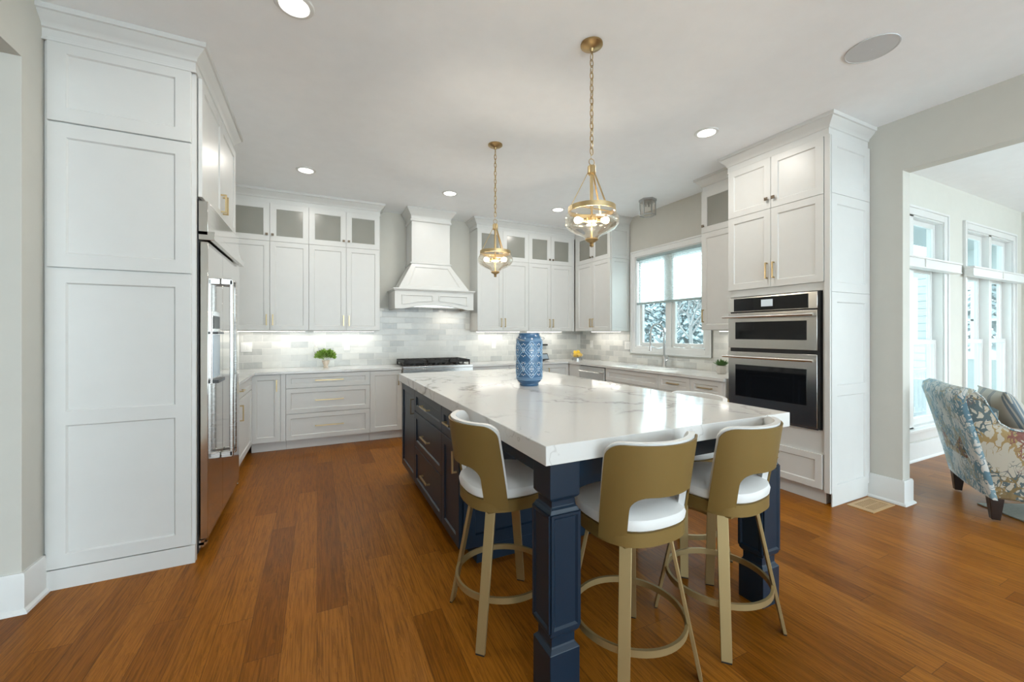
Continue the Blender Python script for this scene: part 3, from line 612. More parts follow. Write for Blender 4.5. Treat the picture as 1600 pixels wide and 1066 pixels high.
MB().box(0.0, FW, 0.0, 0.05, 1.945, 2.150).box(0.0, FW, -0.034, 0.05, 1.915, 1.968).build('grille', 'steel_fridge', fr, bevel=0.002)
MB().box(0.01, FW - 0.01, 0.05, 0.09, 0.02, 0.10).build('kick_plate', 'black', fr)
MB().box(0.004, 0.03, 0.004, 0.05, 0.07, 0.085).box(0.004, 0.02, 0.02, 0.05, 0.055, 0.098).build('hinge', 'chrome', fr); MB().box(FW - 0.03, FW - 0.004, 0.004, 0.05, 0.07, 0.085).build('hinge', 'chrome', fr)
mb = MB()
for x in (0.05, FW - 0.05): mb.cyl((x, 0.1, 0.0), (x, 0.1, 0.035), 0.02, 10).cyl((x, 0.58, 0.0), (x, 0.58, 0.035), 0.02, 10)
mb.build('roller_foot', 'black', fr)

# ------------------------------------------------------------------ perimeter countertops and tile
CT0, CT1 = 0.885, 0.914
MB().box(XL + 0.001, 0.979, YF - 0.025, YB - 0.001, CT0, CT1).box(XL + 0.001, -0.624, 4.136, YF - 0.025, CT0, CT1).build('countertop', 'quartz', None, bevel=0.002)
tag(D.objects['countertop'], 'white quartz countertop running from refrigerator to the left side of the rangetop', 'countertop')
SKX0, SKX1, SKY0, SKY1 = 3.60, 3.985, 3.60, 4.30            # sink cut-out
o = MB().box(1.932, XR - 0.001, YF - 0.025, YB - 0.001, CT0, CT1).box(XF - 0.025, XR - 0.001, SKY1, YF - 0.025, CT0, CT1).box(XF - 0.025, XR - 0.001, 2.623, SKY0, CT0, CT1).box(XF - 0.025, SKX0, SKY0, SKY1, CT0, CT1).box(SKX1, XR - 0.001, SKY0, SKY1, CT0, CT1).build('countertop', 'quartz')
tag(o, 'white quartz countertop with the sink, running from rangetop around the right corner to the ovens', 'countertop')
o = MB().box(XL + 0.02, 0.741, YB - 0.012, YB - 0.0005, CT1 + 0.0005, 1.383).box(0.741, 2.10, YB - 0.012, YB - 0.0005, CT1 + 0.0005, 1.70).box(2.10, XR - 0.013, YB - 0.012, YB - 0.0005, CT1 + 0.0005, 1.383).build('tile_backsplash', 'tile_back', smooth=False)
tag(o, 'grey and white marble subway tile backsplash on the back wall behind the rangetop', 'backsplash')
o = MB().box(XR - 0.012, XR - 0.0005, WY1 + 0.115, YB - 0.0005, CT1 + 0.0005, 1.383).box(XR - 0.012, XR - 0.0005, 2.623, WY1 + 0.115, CT1 + 0.0005, WZ0 - 0.115).box(XR - 0.012, XR - 0.0005, 2.623, WY0 - 0.115, WZ0 - 0.115, 1.383).build('tile_backsplash', 'tile_right', smooth=False)
tag(o, 'marble subway tile backsplash beneath the kitchen window', 'backsplash')
o = MB().box(XL + 0.0005, XL + 0.012, 4.136, YB - 0.013, CT1 + 0.0005, 1.383).build('tile_backsplash', 'tile_left', smooth=False)
tag(o, 'marble subway tile backsplash on the left wall beyond the refrigerator', 'backsplash')
# under-cabinet lights
for lb, x, y, rz, L in (('under the wall cabinet nearest the refrigerator', -0.50, YB - 0.13, 0, 0.74), ('under the wall cabinet left of the range hood', 0.325, YB - 0.13, 0, 0.74), ('under the wall cabinet right of the range hood', 2.52, YB - 0.13, 0, 0.74),
                        ('under the back wall cabinet beside the right corner', 3.34, YB - 0.13, 0, 0.66), ('under the wall cabinet left of the window', XR - 0.13, 5.03, PI / 2, 0.70), ('under the narrow wall cabinet beside the ovens', XR - 0.13, 2.86, PI / 2, 0.40)):
    u = thing('under_cabinet_light', 'slim white light strip ' + lb, 'light', (x, y, UB - 0.001), rz)
    MB().box(-L / 2, L / 2, -0.014, 0.014, -0.010, 0).build('housing', 'plastic_white', u, smooth=False); MB().box(-L / 2 + 0.01, L / 2 - 0.01, -0.010, 0.010, -0.0125, -0.0102).build('diffuser', 'led_strip', u, smooth=False)
    lamp('strip_lamp', 'AREA', (0, 0, -0.016), 1.15 * L, (1.0, 0.95, 0.87), u, L - 0.03, 0.03)

# ------------------------------------------------------------------ rangetop and hood
rt = thing('rangetop', 'stainless gas rangetop with black iron grates', 'rangetop', (1.455, YF, 0))
MB().box(-0.472, 0.472, -0.060, 0.545, 0.742, 0.890).build('body', 'steel_handle', rt, bevel=0.003)
MB().box(-0.472, 0.472, -0.060, -0.02, 0.8905, 0.925).box(-0.472, 0.472, -0.02, 0.545, 0.8905, 0.919).build('cooktop_rim', 'steel_handle', rt, bevel=0.004)
MB().box(-0.45, 0.45, -0.012, 0.535, 0.9192, 0.922).build('burner_pan', 'black', rt, smooth=False)
for i in range(6):
    k = MB().lathe([(0.026, 0), (0.026, 0.008), (0.021, 0.010), (0.021, 0.032), (0.004, 0.034)], 20).xform(Matrix.Translation((-0.36 + i * 0.144, -0.0605, 0.815)) @ Matrix.Rotation(PI / 2, 4, 'X')); k.build('control_knob', 'steel_bright', rt)
for i in range(3):
    x0 = -0.447 + i * 0.299; x1 = x0 + 0.296; mb = MB(); z = 0.992; t = 0.008
    for xx in (x0, x1 - 2 * t): mb.box(xx, xx + 2 * t, -0.005, 0.53, z - 0.034, z)
    for yy in (-0.005, 0.255, 0.515): mb.box(x0, x1, yy, yy + 2 * t, z - 0.034, z)
    for yc in (0.13, 0.39):
        xc = (x0 + x1) / 2
        for k in range(8):
            a = k * PI / 4; mb.sqbar((xc + 0.03 * math.cos(a), yc + 0.03 * math.sin(a), z - 0.004), (xc + 0.125 * math.cos(a), yc + 0.118 * math.sin(a), z - 0.004), 0.012, 0.016, (0, 0, 1))
    for xx in (x0 + t, x1 - t):
        for yy in (0.003, 0.263, 0.522): mb.cyl((xx, yy, 0.9222), (xx, yy, z - 0.01), 0.010, 8)
    mb.build('grate', 'iron', rt, smooth=False)
    for yc in (0.13, 0.39): MB().lathe([(0.05, 0), (0.05, 0.012), (0.036, 0.014), (0.036, 0.024), (0.03, 0.028), (0.002, 0.028)], 24, ((x0 + x1) / 2, yc, 0.9222)).build('burner', 'black', rt)
hx0, hx1, hy0 = 0.903, 1.977, 5.367; HX = 1.415
hood = thing('range_hood', 'white wooden range hood with arched apron above the rangetop', 'hood', (1.44, YB, 0))
cx = 1.44
def hf(pts): return [(x - cx, y - YB, z) for x, y, z in pts]
# arched apron front, with two recessed panels following the arch
mb = MB(); n = 24; y0 = hy0
zt = 1.905
def arch(x, z0=1.672, rise=0.055):
    s = (x - hx0) / (hx1 - hx0); s = (s - 0.10) / 0.80
    return z0 if s <= 0 or s >= 1 else z0 + rise * (1 - (2 * s - 1) ** 2)
st = []
for i in range(n + 1):
    x = hx0 + (hx1 - hx0) * i / n; zb = arch(x); st.append(hf([(x, y0, zb), (x, y0, zt), (x, y0 + 0.022, zt), (x, y0 + 0.022, zb)]))
mb.loft(st)
mb.add(hf([(hx0, y0 + 0.022, 1.672), (hx0 + 0.022, y0 + 0.022, 1.672), (hx0 + 0.022, YB - 0.013, 1.672), (hx0, YB - 0.013, 1.672), (hx0, y0 + 0.022, zt), (hx0 + 0.022, y0 + 0.022, zt), (hx0 + 0.022, YB - 0.013, zt), (hx0, YB - 0.013, zt)]), [(3, 2, 1, 0), (4, 5, 6, 7), (0, 1, 5, 4), (1, 2, 6, 5), (2, 3, 7, 6), (3, 0, 4, 7)])
mb.add(hf([(hx1 - 0.022, y0 + 0.022, 1.672), (hx1, y0 + 0.022, 1.672), (hx1, YB - 0.013, 1.672), (hx1 - 0.022, YB - 0.013, 1.672), (hx1 - 0.022, y0 + 0.022, zt), (hx1, y0 + 0.022, zt), (hx1, YB - 0.013, zt), (hx1 - 0.022, YB - 0.013, zt)]), [(3, 2, 1, 0), (4, 5, 6, 7), (0, 1, 5, 4), (1, 2, 6, 5), (2, 3, 7, 6), (3, 0, 4, 7)])
mb.build('apron', 'cab_white', hood, smooth=False)
mb = MB()                                                         # moulded frames on the apron front
for a, b in ((hx0 + 0.085, cx - 0.035), (cx + 0.035, hx1 - 0.085)):
    up = [(x, y0, zt - 0.055) for x in (a, b)]; lo = [(a + (b - a) * i / 10, y0, arch(a + (b - a) * i / 10) + 0.055) for i in range(11)]
    ring = [(a, y0, zt - 0.05)] + lo + [(b, y0, zt - 0.05)]
    c_ = Vector((sum(p[0] for p in ring) / 13, y0, sum(p[2] for p in ring) / 13))
    r2 = [tuple(c_ + (Vector(p) - c_) * 0.955) for p in ring]; r3 = [tuple(c_ + (Vector(p) - c_) * 0.90) for p in ring]
    mv = lambda r, d: hf([(p[0], p[1] - d, p[2]) for p in r])
    mb.loft([mv(ring, 0.0003), mv(ring, 0.006), mv(r2, 0.009), mv(r3, 0.0035), mv(r3, 0.0003)], cap=False, close_path=True)
mb.build('apron_frame', 'cab_white', hood, smooth=False)
sk = [(o, 1.905 + z) for o, z in ((0, 0), (0.004, 0), (0.010, 0.006), (0.012, 0.016), (0.022, 0.020), (0.022, 0.034), (0, 0.034))]
MB().sweep([(hx0 - cx, -0.013), (hx0 - cx, y0 - YB), (hx1 - cx, y0 - YB), (hx1 - cx, -0.013)], sk, 1).build('shelf_moulding', 'cab_white', hood)
MB().box(hx0 - cx + 0.001, hx1 - cx - 0.001, y0 - YB + 0.001, -0.013, 1.92, 1.938).build('shelf', 'cab_white', hood, smooth=False)
nx0, nx1, ny = 1.146, 1.676, 5.50
ring = lambda a, b, y, z: hf([(a, y, z), (b, y, z), (b, YB - 0.013, z), (a, YB - 0.013, z)])
mb = MB().loft([ring(0.955, 1.925, 5.405, 1.939), ring(nx0, nx1, ny, 2.285)]); mb.build('flared_skirt', 'cab_white', hood, smooth=False)
mb = MB()                                                         # raised frame on the sloping front
def sp(u, v, d):                                                  # point on sloped front: u across, v up, d outwards
    a = 0.955 + (nx0 - 0.955) * v; b = 1.925 + (nx1 - 1.925) * v; y = 5.405 + (ny - 5.405) * v; z = 1.939 + 0.346 * v
    return (a + (b - a) * u - cx, y - d * 0.96 - YB, z + d * 0.27)
q = lambda i, d: [sp(i * 0.9, i, d), sp(1 - i * 0.9, i, d), sp(1 - i * 0.9, 1 - i, d), sp(i * 0.9, 1 - i, d)]
mb.loft([q(0.0, 0.0005), q(0.0, 0.010), q(0.12, 0.010), q(0.145, 0.0005)], cap=False, close_path=True).build('skirt_frame', 'cab_white', hood, smooth=False)
MB().loft([ring(nx0, nx1, ny, 2.286), ring(nx0, nx1, ny, CZ - 0.03)]).build('chimney', 'cab_white', hood, smooth=False)
cp2 = [(o, 2.286 + z) for o, z in ((0, 0), (0.010, 0.0), (0.020, 0.008), (0.020, 0.018), (0.008, 0.026), (0, 0.026))]
pth = [(nx0 - cx, -0.013), (nx0 - cx, ny - YB), (nx1 - cx, ny - YB), (nx1 - cx, -0.013)]
MB().sweep(pth, cp2, 1).build('neck_moulding', 'cab_white', hood)
MB().sweep(pth, [(0.001, 2.862), (0.012, 2.862), (0.020, 2.870), (0.020, 2.884), (0.008, 2.892), (0.008, 2.93), (0.016, 2.945), (0.040, 2.975), (0.062, 3.01), (0.070, 3.02), (0.070, CZ - 0.001), (0.001, CZ - 0.001)], 1).build('crown', 'cab_white', hood)
MB().box(-0.50, 0.50, -0.46, -0.03, 1.70, 1.74).build('vent_insert', 'steel', hood, smooth=False)
lamp('hood_lamp', 'AREA', (0.28, -0.25, 1.695), 0.9, (1.0, 0.9, 0.78), hood, 0.08)

# ------------------------------------------------------------------ sink, tap and counter things
sk = thing('sink', 'white undermount sink below the kitchen window', 'sink', (3.79, 3.95, 0.914))
a, b, c_, d = SKX0 - 3.79 + 0.0005, SKX1 - 3.79 - 0.0005, SKY0 - 3.95 + 0.0005, SKY1 - 3.95 - 0.0005
rg = lambda i, z: [(a + i, c_ + i, z), (b - i, c_ + i, z), (b - i, d - i, z), (a + i, d - i, z)]
MB().loft([rg(0, -0.004), rg(0, -0.215), rg(0.012, -0.21), rg(0.006, -0.012), rg(0.006, -0.004)], cap=False).add(rg(0.012, -0.21), [(0, 1, 2, 3)]).build('basin', 'sink_white', sk)
MB().lathe([(0.045, 0), (0.045, 0.004), (0.02, 0.006), (0.002, 0.003)], 24, (0.02, 0, -0.209)).build('drain', 'chrome', sk)
fa = thing('kitchen_tap', 'tall chrome pull-down kitchen tap with spring neck at the sink', 'tap', (4.045, 3.88, 0.914))
MB().lathe([(0.030, 0), (0.030, 0.006), (0.026, 0.012), (0.025, 0.10), (0.022, 0.125), (0.015, 0.14)], 24).build('base', 'pewter', fa)
pts = [(0, 0, 0.13), (0, 0, 0.30), (0, 0, 0.42)] + [(-0.115 + 0.115 * math.cos(t_), 0.0, 0.44 + 0.115 * math.sin(t_)) for t_ in [PI * i / 14 for i in range(15)]] + [(-0.23, 0, 0.38), (-0.233, 0, 0.30)]
MB().tube(pts, [0.0125] * 2 + [0.010] * (len(pts) - 2), 12).build('neck', 'pewter', fa)
cl = []; k = 0
for i in range(2, len(pts) - 1):
    p, q_ = Vector(pts[i]), Vector(pts[i + 1]); L = (q_ - p).length; m = max(2, int(L / 0.003))
    for j in range(m):
        d_ = (q_ - p).normalized(); u_ = Vector((0, 1, 0)); v_ = d_.cross(u_); cl.append(p + (q_ - p) * (j / m) + (u_ * math.cos(k) + v_ * math.sin(k)) * 0.0125); k += 0.9
MB().tube(cl, 0.0021, 5).build('spring', 'pewter', fa)
MB().lathe([(0.013, 0.06), (0.018, 0.05), (0.018, 0.0), (0.021, -0.035), (0.012, -0.038)], 18, (-0.233, 0, 0.25)).build('spray_head', 'chrome', fa, label='spray head with dark grip')
MB().tube([(-0.01, 0, 0.245), (-0.12, 0, 0.238), (-0.215, 0, 0.262)], 0.005, 8).build('support_arm', 'chrome', fa)
MB().tube([(0, -0.02, 0.085), (0, -0.05, 0.088), (-0.005, -0.075, 0.10)], [0.014, 0.013, 0.009], 10).tube([(0, -0.062, 0.095), (0, -0.066, 0.15)], [0.006, 0.004], 8).build('lever', 'chrome', fa)
def bush(mb, c, R, n, ll, flat=0.8, up=0.3):
    for i in range(n):
        th = random.uniform(0, 2 * PI); ph = math.acos(random.uniform(-0.25, 1)); r = R * random.uniform(0.5, 1)
        d_ = Vector((math.sin(ph) * math.cos(th), math.sin(ph) * math.sin(th), math.cos(ph) * flat + up * 0.2)); p = Vector(c) + d_ * r
        d_ = (d_ + Vector((random.uniform(-0.5, 0.5), random.uniform(-0.5, 0.5), random.uniform(-0.2, 0.6)))).normalized(); s_ = d_.orthogonal().normalized(); s_.rotate(Matrix.Rotation(random.uniform(0, 6), 3, d_)); nn = d_.cross(s_)
        w = ll * 0.28
        mb.add([p, p + d_ * ll * 0.45 + s_ * w + nn * ll * 0.08, p + d_ * ll, p + d_ * ll * 0.45 - s_ * w + nn * ll * 0.08], [(0, 1, 2), (0, 2, 3)])
pl = thing('potted_plant', 'small round green plant in a cream pedestal pot left of the rangetop', 'plant', (0.10, 5.70, 0.914))
MB().lathe([(0.030, 0), (0.032, 0.006), (0.020, 0.014), (0.020, 0.022), (0.036, 0.05), (0.046, 0.085), (0.044, 0.09), (0.038, 0.08), (0.002, 0.078)], 24).build('pot', 'cream_pot', pl)
mb = MB(); bush(mb, (0, 0, 0.13), 0.105, 420, 0.045, 0.7); mb.build('foliage', 'leaf', pl, smooth=False)
pl = thing('potted_plant', 'small green succulent in a grey stone pot beside the ovens', 'plant', (3.92, 2.96, 0.914))
MB().lathe([(0.040, 0), (0.045, 0.004), (0.050, 0.03), (0.051, 0.088), (0.046, 0.09), (0.045, 0.08), (0.002, 0.078)], 28).build('pot', 'stone_pot', pl)
MB().lathe([(0.0445, 0.0785), (0.0445, 0.082), (0.002, 0.083)], 24).build('soil', 'soil', pl)
mb = MB()
for i in range(90):
    th = random.uniform(0, 2 * PI); tl_ = random.uniform(0.1, 1.1); L = random.uniform(0.05, 0.085); d_ = Vector((math.sin(tl_) * math.cos(th), math.sin(tl_) * math.sin(th), math.cos(tl_))); p = Vector((0.02 * math.cos(th), 0.02 * math.sin(th), 0.083)); s_ = d_.cross(Vector((0, 0, 1.01))).normalized() * L * 0.18
    mb.add([p - s_ * 0.5, p + s_ * 0.5, p + d_ * L * 0.6 + s_, p + d_ * L, p + d_ * L * 0.6 - s_], [(0, 1, 2, 3, 4)])
mb.build('foliage', 'leaf_dark', pl, smooth=False)
# glass bowl with lemons on a wire stand
BX, BY = 3.85, 5.55
bo = thing('fruit_bowl', 'clear glass fruit bowl on a grey stand in the right back corner', 'bowl', (BX, BY, 0.914))
MB().lathe([(0.085, 0), (0.085, 0.03), (0.08, 0.03), (0.08, 0.0)], 32, cap=False).lathe([(0.085, 0), (0.002, 0.001)], 32, cap=False).build('stand', 'pewter', bo)
MB().lathe([(0.04, 0.036), (0.075, 0.042), (0.105, 0.07), (0.115, 0.115), (0.112, 0.115), (0.101, 0.072), (0.073, 0.046), (0.002, 0.040)], 40, cap=False).build('glass', 'pendant_glass', bo)
for i, (dx, dy, dz, lb) in enumerate(((-0.05, -0.02, 0.078, 'lemon at the left side of the glass bowl'), (0.0, -0.045, 0.078, 'lemon in the middle of the glass bowl'), (0.05, -0.02, 0.078, 'lemon at the right side of the glass bowl'), (0.022, 0.045, 0.08, 'lemon at the back of the glass bowl'), (-0.025, 0.012, 0.118, 'lemon heaped on top at the left of the glass bowl'), (0.032, 0.008, 0.119, 'lemon heaped on top at the right of the glass bowl'))):
    l = MB().lathe([(0.002, -0.040), (0.008, -0.037), (0.018, -0.030), (0.027, -0.015), (0.029, 0), (0.027, 0.015), (0.018, 0.030), (0.008, 0.037), (0.002, 0.040)], 18).xform(Matrix.Scale(1.1, 4) @ Matrix.Rotation(1.2 + i * 0.3, 4, 'X') @ Matrix.Rotation(i * 1.1, 4, 'Z')).build('lemon', 'lemon')
    l.location = (BX + dx, BY + dy, 0.914 + dz); tag(l, lb, 'lemon', 'lemons in the glass bowl')
sd = thing('smart_display', 'small black smart display with pale screen on the back counter', 'display', (3.25, 5.62, 0.914), 0.35)
mb = MB().add([(-0.095, -0.05, 0.012), (0.095, -0.05, 0.012), (0.095, 0.05, 0.0), (-0.095, 0.05, 0.0), (-0.085, -0.02, 0.115), (0.085, -0.02, 0.115), (0.085, 0.0, 0.115), (-0.085, 0.0, 0.115)], [(3, 2, 1, 0), (4, 5, 6, 7), (0, 1, 5, 4), (1, 2, 6, 5), (2, 3, 7, 6), (3, 0, 4, 7)])
mb.build('case', 'black', sd, bevel=0.006); MB().add([(-0.075, -0.0475, 0.030), (0.075, -0.0475, 0.030), (0.068, -0.0255, 0.102), (-0.068, -0.0255, 0.102)], [(0, 1, 2, 3)]).build('screen', 'screen_blue', sd, label='pale blue-grey screen')
MB().box(-0.03, 0.03, 0.0, 0.05, 0.0, 0.006).build('foot', 'black', sd)
o = MB().box(-0.08, 0.07, -0.045, 0.0, -0.014, 0.014).build('wall_bracket', 'black', bevel=0.004); o.location = (3.38, YB - 0.0125, 1.158); tag(o, 'short black bracket on the tiled wall just right of the blue lantern', 'bracket')
# sockets and switches on the tile
def plate(name, label, x, y, z, rz, w=0.075, parts='socket'):
    p = thing(name, label, 'outlet' if parts == 'socket' else 'switch', (x, y, z), rz)
    MB().box(-w / 2, w / 2, -0.006, -0.0005, -0.058, 0.058).build('cover_plate', 'plastic_white', p, bevel=0.002)
    for i in range(2 if parts == 'socket' else max(1, round(w / 0.05) - 0)):
        if parts == 'socket': MB().box(-0.017, 0.017, -0.009, -0.0062, -0.042 + i * 0.046, -0.004 + i * 0.046).build('socket', 'plastic_white', p, bevel=0.003)
        else: MB().box(-w / 2 + 0.018 + i * 0.045, -w / 2 + 0.05 + i * 0.045, -0.010, -0.0062, -0.033, 0.033).build('rocker', 'plastic_white', p, bevel=0.002)
plate('light_switch', 'white double switch plate on the tile nearest the refrigerator', -0.777, YB - 0.0125, 1.18, 0, 0.115, 'switch')
plate('wall_outlet', 'white wall outlet on the tile just left of the rangetop', 0.358, YB - 0.0125, 1.175, 0)
plate('wall_outlet', 'white wall outlet on the tile just right of the range hood', 2.49, YB - 0.0125, 1.17, 0)
plate('wall_outlet', 'white wall outlet on the window wall tile below the corner cabinet', XR - 0.0125, 5.53, 1.17, -PI / 2)
plate('light_switch', 'white switch plate on the tile at the left of the window casing', XR - 0.0125, 4.665, 1.17, -PI / 2, 0.115, 'switch')
o = MB().box(-0.022, 0.022, -0.055, -0.0005, -0.035, 0.035).lathe([(0.016, 0.035), (0.012, 0.06), (0.004, 0.066)], 16, (0, -0.028, 0)).build('air_freshener', 'plastic_white', bevel=0.006); o.location = (-0.014, YB - 0.0125, 1.14); tag(o, 'white plug-in air freshener on the tile above the cream potted plant', 'air freshener')

# ------------------------------------------------------------------ island
IX0, IX1, IY0, IY1, IZ0, IZ1 = 0.718, 2.1235, 1.2225, 4.066, 0.885, 0.956
o = MB().box(IX0, IX1, IY0, IY1, IZ0, IZ1).build('island_countertop', 'quartz_island', None, bevel=0.003)
tag(o, 'thick white quartz island top with grey veins', 'countertop')
FX, FY0, FY1 = 0.734, 2.235, 3.965                             # drawer face plane, cabinet near and far ends
BX1 = 2.10
il = thing('kitchen_island', 'navy blue kitchen island base with drawers and square legs', 'island', (FX, FY1, 0), -PI / 2)
Wi = FY1 - FY0; Di = BX1 - FX
MB().box(0.001, Wi - 0.001, 0.021, Di - 0.021, 0.10, IZ0 - 0.001).build('carcass', 'navy', il, smooth=False)
MB().box(0.10, Wi - 0.001, 0.11, Di - 0.11, 0.0, 0.10).build('plinth', 'navy', il, smooth=False)
NH = 'bronze'
s1, s2 = 0.56, 1.371
door(il, 0.0, s1, 0.104, IZ0 - 0.004, s1 - 0.03, 0.735, 0.13, mat='navy', hmat=NH)
for z0, z1, hm in ((0.703, IZ0 - 0.004, 'brass'), (0.413, 0.70, 'brass'), (0.104, 0.41, 'brass')): drawer(il, s1, s2, z0, z1, 0.21, mat='navy', hmat=hm)
drawer(il, s2, Wi, 0.703, IZ0 - 0.004, 0.13, mat='navy'); door(il, s2, Wi, 0.104, 0.70, Wi - 0.04, 0.60, 0.13, mat='navy')
# right side faces and the near and far end panels
m = MB()
for i in range(3): shaker(m, i * Wi / 3, (i + 1) * Wi / 3, 0.104, IZ0 - 0.004)
m.xform(Matrix.Translation((Wi, Di, 0)) @ Matrix.Rotation(PI, 4, 'Z')).build('back_panel', 'navy', il, smooth=False)
m = MB()
for i in range(2): shaker(m, 0.022 + i * (Di - 0.044) / 2, 0.022 + (i + 1) * (Di - 0.044) / 2, 0.104, IZ0 - 0.09, rail=0.07)
m.xform(Matrix.Translation((Wi + 0.019, 0, 0)) @ Matrix.Rotation(PI / 2, 4, 'Z')).build('end_panel', 'navy', il, smooth=False)
m = MB()
for i in range(2): shaker(m, 0.022 + i * (Di - 0.044) / 2, 0.022 + (i + 1) * (Di - 0.044) / 2, 0.104, IZ0 - 0.004, rail=0.07)
m.xform(Matrix.Translation((-0.019, Di, 0)) @ Matrix.Rotation(-PI / 2, 4, 'Z')).build('end_panel', 'navy', il, smooth=False)
inv = Matrix.Rotation(PI / 2, 4, 'Z') @ Matrix.Translation((-FX, -FY1, 0))     # world plan to island local
def leg_mesh(cx_, cy_):
    mb = MB(); H = 0.064
    prof = [(H, 0.0), (H, 0.182), (H - 0.001, 0.184), (H - 0.012, 0.197), (H - 0.014, 0.203), (H - 0.014, 0.235), (H - 0.006, 0.243), (H - 0.001, 0.252), (H - 0.001, 0.262),
            (H - 0.001, 0.692), (H - 0.006, 0.705), (H - 0.014, 0.712), (H - 0.014, 0.735), (H - 0.004, 0.744), (H, 0.75), (H, IZ0 - 0.001)]
    sq = lambda h, z: [(cx_ - h, cy_ - h, z), (cx_ + h, cy_ - h, z), (cx_ + h, cy_ + h, z), (cx_ - h, cy_ + h, z)]
    mb.loft([sq(h, z) for h, z in prof]); return mb
def leg_panel(cx_, cy_):
    mb = MB()
    for k in range(4):                                          # thin moulded frame on every face of the shaft
        m_ = Matrix.Translation((cx_, cy_, 0)) @ Matrix.Rotation(k * PI / 2, 4, 'Z'); h = 0.0625
        mb2 = MB().loft([rect(-0.062, 0.062, 0.264, 0.690, -h), rect(-0.062, 0.062, 0.264, 0.690, -h - 0.007), rect(-0.062, 0.062, 0.264, 0.690, -h - 0.007, 0.010), rect(-0.062, 0.062, 0.264, 0.690, -h - 0.0004, 0.018)], cap=False, close_path=True).xform(m_)
        mb.add(mb2.v, mb2.f)
    return mb
for lx in (0.820, 2.028):
    l = leg_mesh(lx, 1.320).xform(inv).build('leg', 'navy', il, smooth=False, bevel=0.002)
    leg_panel(lx, 1.320).xform(inv).build('panel_frame', 'navy', l, smooth=False)
MB().box(0.885, 1.963, 1.285, 1.31, 0.80, IZ0 - 0.001).xform(inv).build('apron', 'navy', il, smooth=False)
for x in (0.785, 2.038): MB().box(x, x + 0.025, 1.385, FY0 - 0.02, 0.80, IZ0 - 0.001).xform(inv).build('apron', 'navy', il, smooth=False)

# pierced blue ceramic lantern on the island
la = thing('ceramic_lantern', 'pierced blue ceramic lantern with wire handle standing on the island', 'lantern', (1.452, 2.722, IZ1))
R0 = 0.098; HB = 0.395
MB().lathe([(0.070, 0.0), (0.072, 0.004), (0.072, 0.018), (0.088, 0.032), (R0 - 0.002, 0.048), (R0, 0.056), (R0, 0.345), (R0 - 0.004, 0.357), (0.084, 0.372), (0.078, 0.380), (0.079, HB - 0.003), (0.076, HB), (0.070, HB - 0.002), (0.070, 0.37), (0.088, 0.34), (0.088, 0.05), (0.002, 0.03)], 56).build('body', 'blue_glaze', la)
def on(a, z, d=0.0): return ((R0 + d) * math.cos(a), (R0 + d) * math.sin(a), z)
mb = MB(); nr = 5; z0, z1 = 0.062, 0.338
def strip(p, q, w=0.0035, d=0.0035, k=5):                          # raised rib following the cylinder; p, q = (angle, z)
    pts_ = [on(p[0] + (q[0] - p[0]) * i / k, p[1] + (q[1] - p[1]) * i / k, 0.0) for i in range(k + 1)]; mb.tube(pts_, w, 6)
cell = 2 * PI / nr; hz = (z1 - z0) / 2
for r_ in range(2):
    for c_ in range(nr):
        ca, cz_ = (c_ + 0.5) * cell, z0 + (r_ + 0.5) * hz
        for f in (1.0, 0.66, 0.34):
            A, B = cell / 2 * f, hz / 2 * f; P = [(ca + A, cz_), (ca, cz_ + B), (ca - A, cz_), (ca, cz_ - B)]
            for i in range(4): strip(P[i], P[(i + 1) % 4], 0.0044 if f == 1 else 0.0032)
for z in (0.050, 0.062, 0.338, 0.350): mb.tube([on(2 * PI * i / 48, z) for i in range(48)], 0.003, 6, closed=True)
mb.build('lattice_ribs', 'blue_glaze_light', la)
mb = MB(); mb2 = MB()
for r_ in range(2):
    for c_ in range(nr * 2):
        ca = c_ * cell / 2 + cell / 4 * 0; cz_ = z0 + (r_ + 0.5) * hz
        for da, dz in ((0.0, 0.0), (0.10, 0.0), (-0.10, 0.0), (0, 0.016), (0, -0.016), (0.0, 0.047), (0.0, -0.047), (0.21, 0.022), (-0.21, 0.022), (0.21, -0.022), (-0.21, -0.022), (0.12, 0.04), (-0.12, 0.04), (0.12, -0.04), (-0.12, -0.04)):
            a_ = ca + da; p = Vector(on(a_, cz_ + dz, 0.0012)); nrm = Vector((math.cos(a_), math.sin(a_), 0)); s_ = Vector((-nrm.y, nrm.x, 0)); u_ = Vector((0, 0, 1))
            mb.add([p + s_ * 0.0040, p + u_ * 0.0048, p - s_ * 0.0040, p - u_ * 0.0048], [(0, 1, 2, 3)])
            if (c_ + r_) % 2 == 0 and abs(da) > 0.05: mb2.sphere(tuple(Vector(on(a_, cz_ + dz * 0.5 + 0.03, 0.0))), 0.0045, 8, 5)
mb.build('painted_piercings', 'plastic_white', la, smooth=False, label='small white diamonds painted as light showing through the piercings'); mb2.build('beads', 'blue_glaze_light', la)  # white diamonds laid on the glaze, painted as light coming through holes
MB().tube([(-0.080, 0.0, 0.372)] + [(-0.115 * math.cos(t_), -0.06 * math.sin(t_) - 0.02, 0.362 - 0.03 * math.sin(t_)) for t_ in [PI * i / 16 for i in range(0, 17)]] + [(0.080, 0.0, 0.372)], 0.0025, 8).build('wire_handle', 'pewter', la)

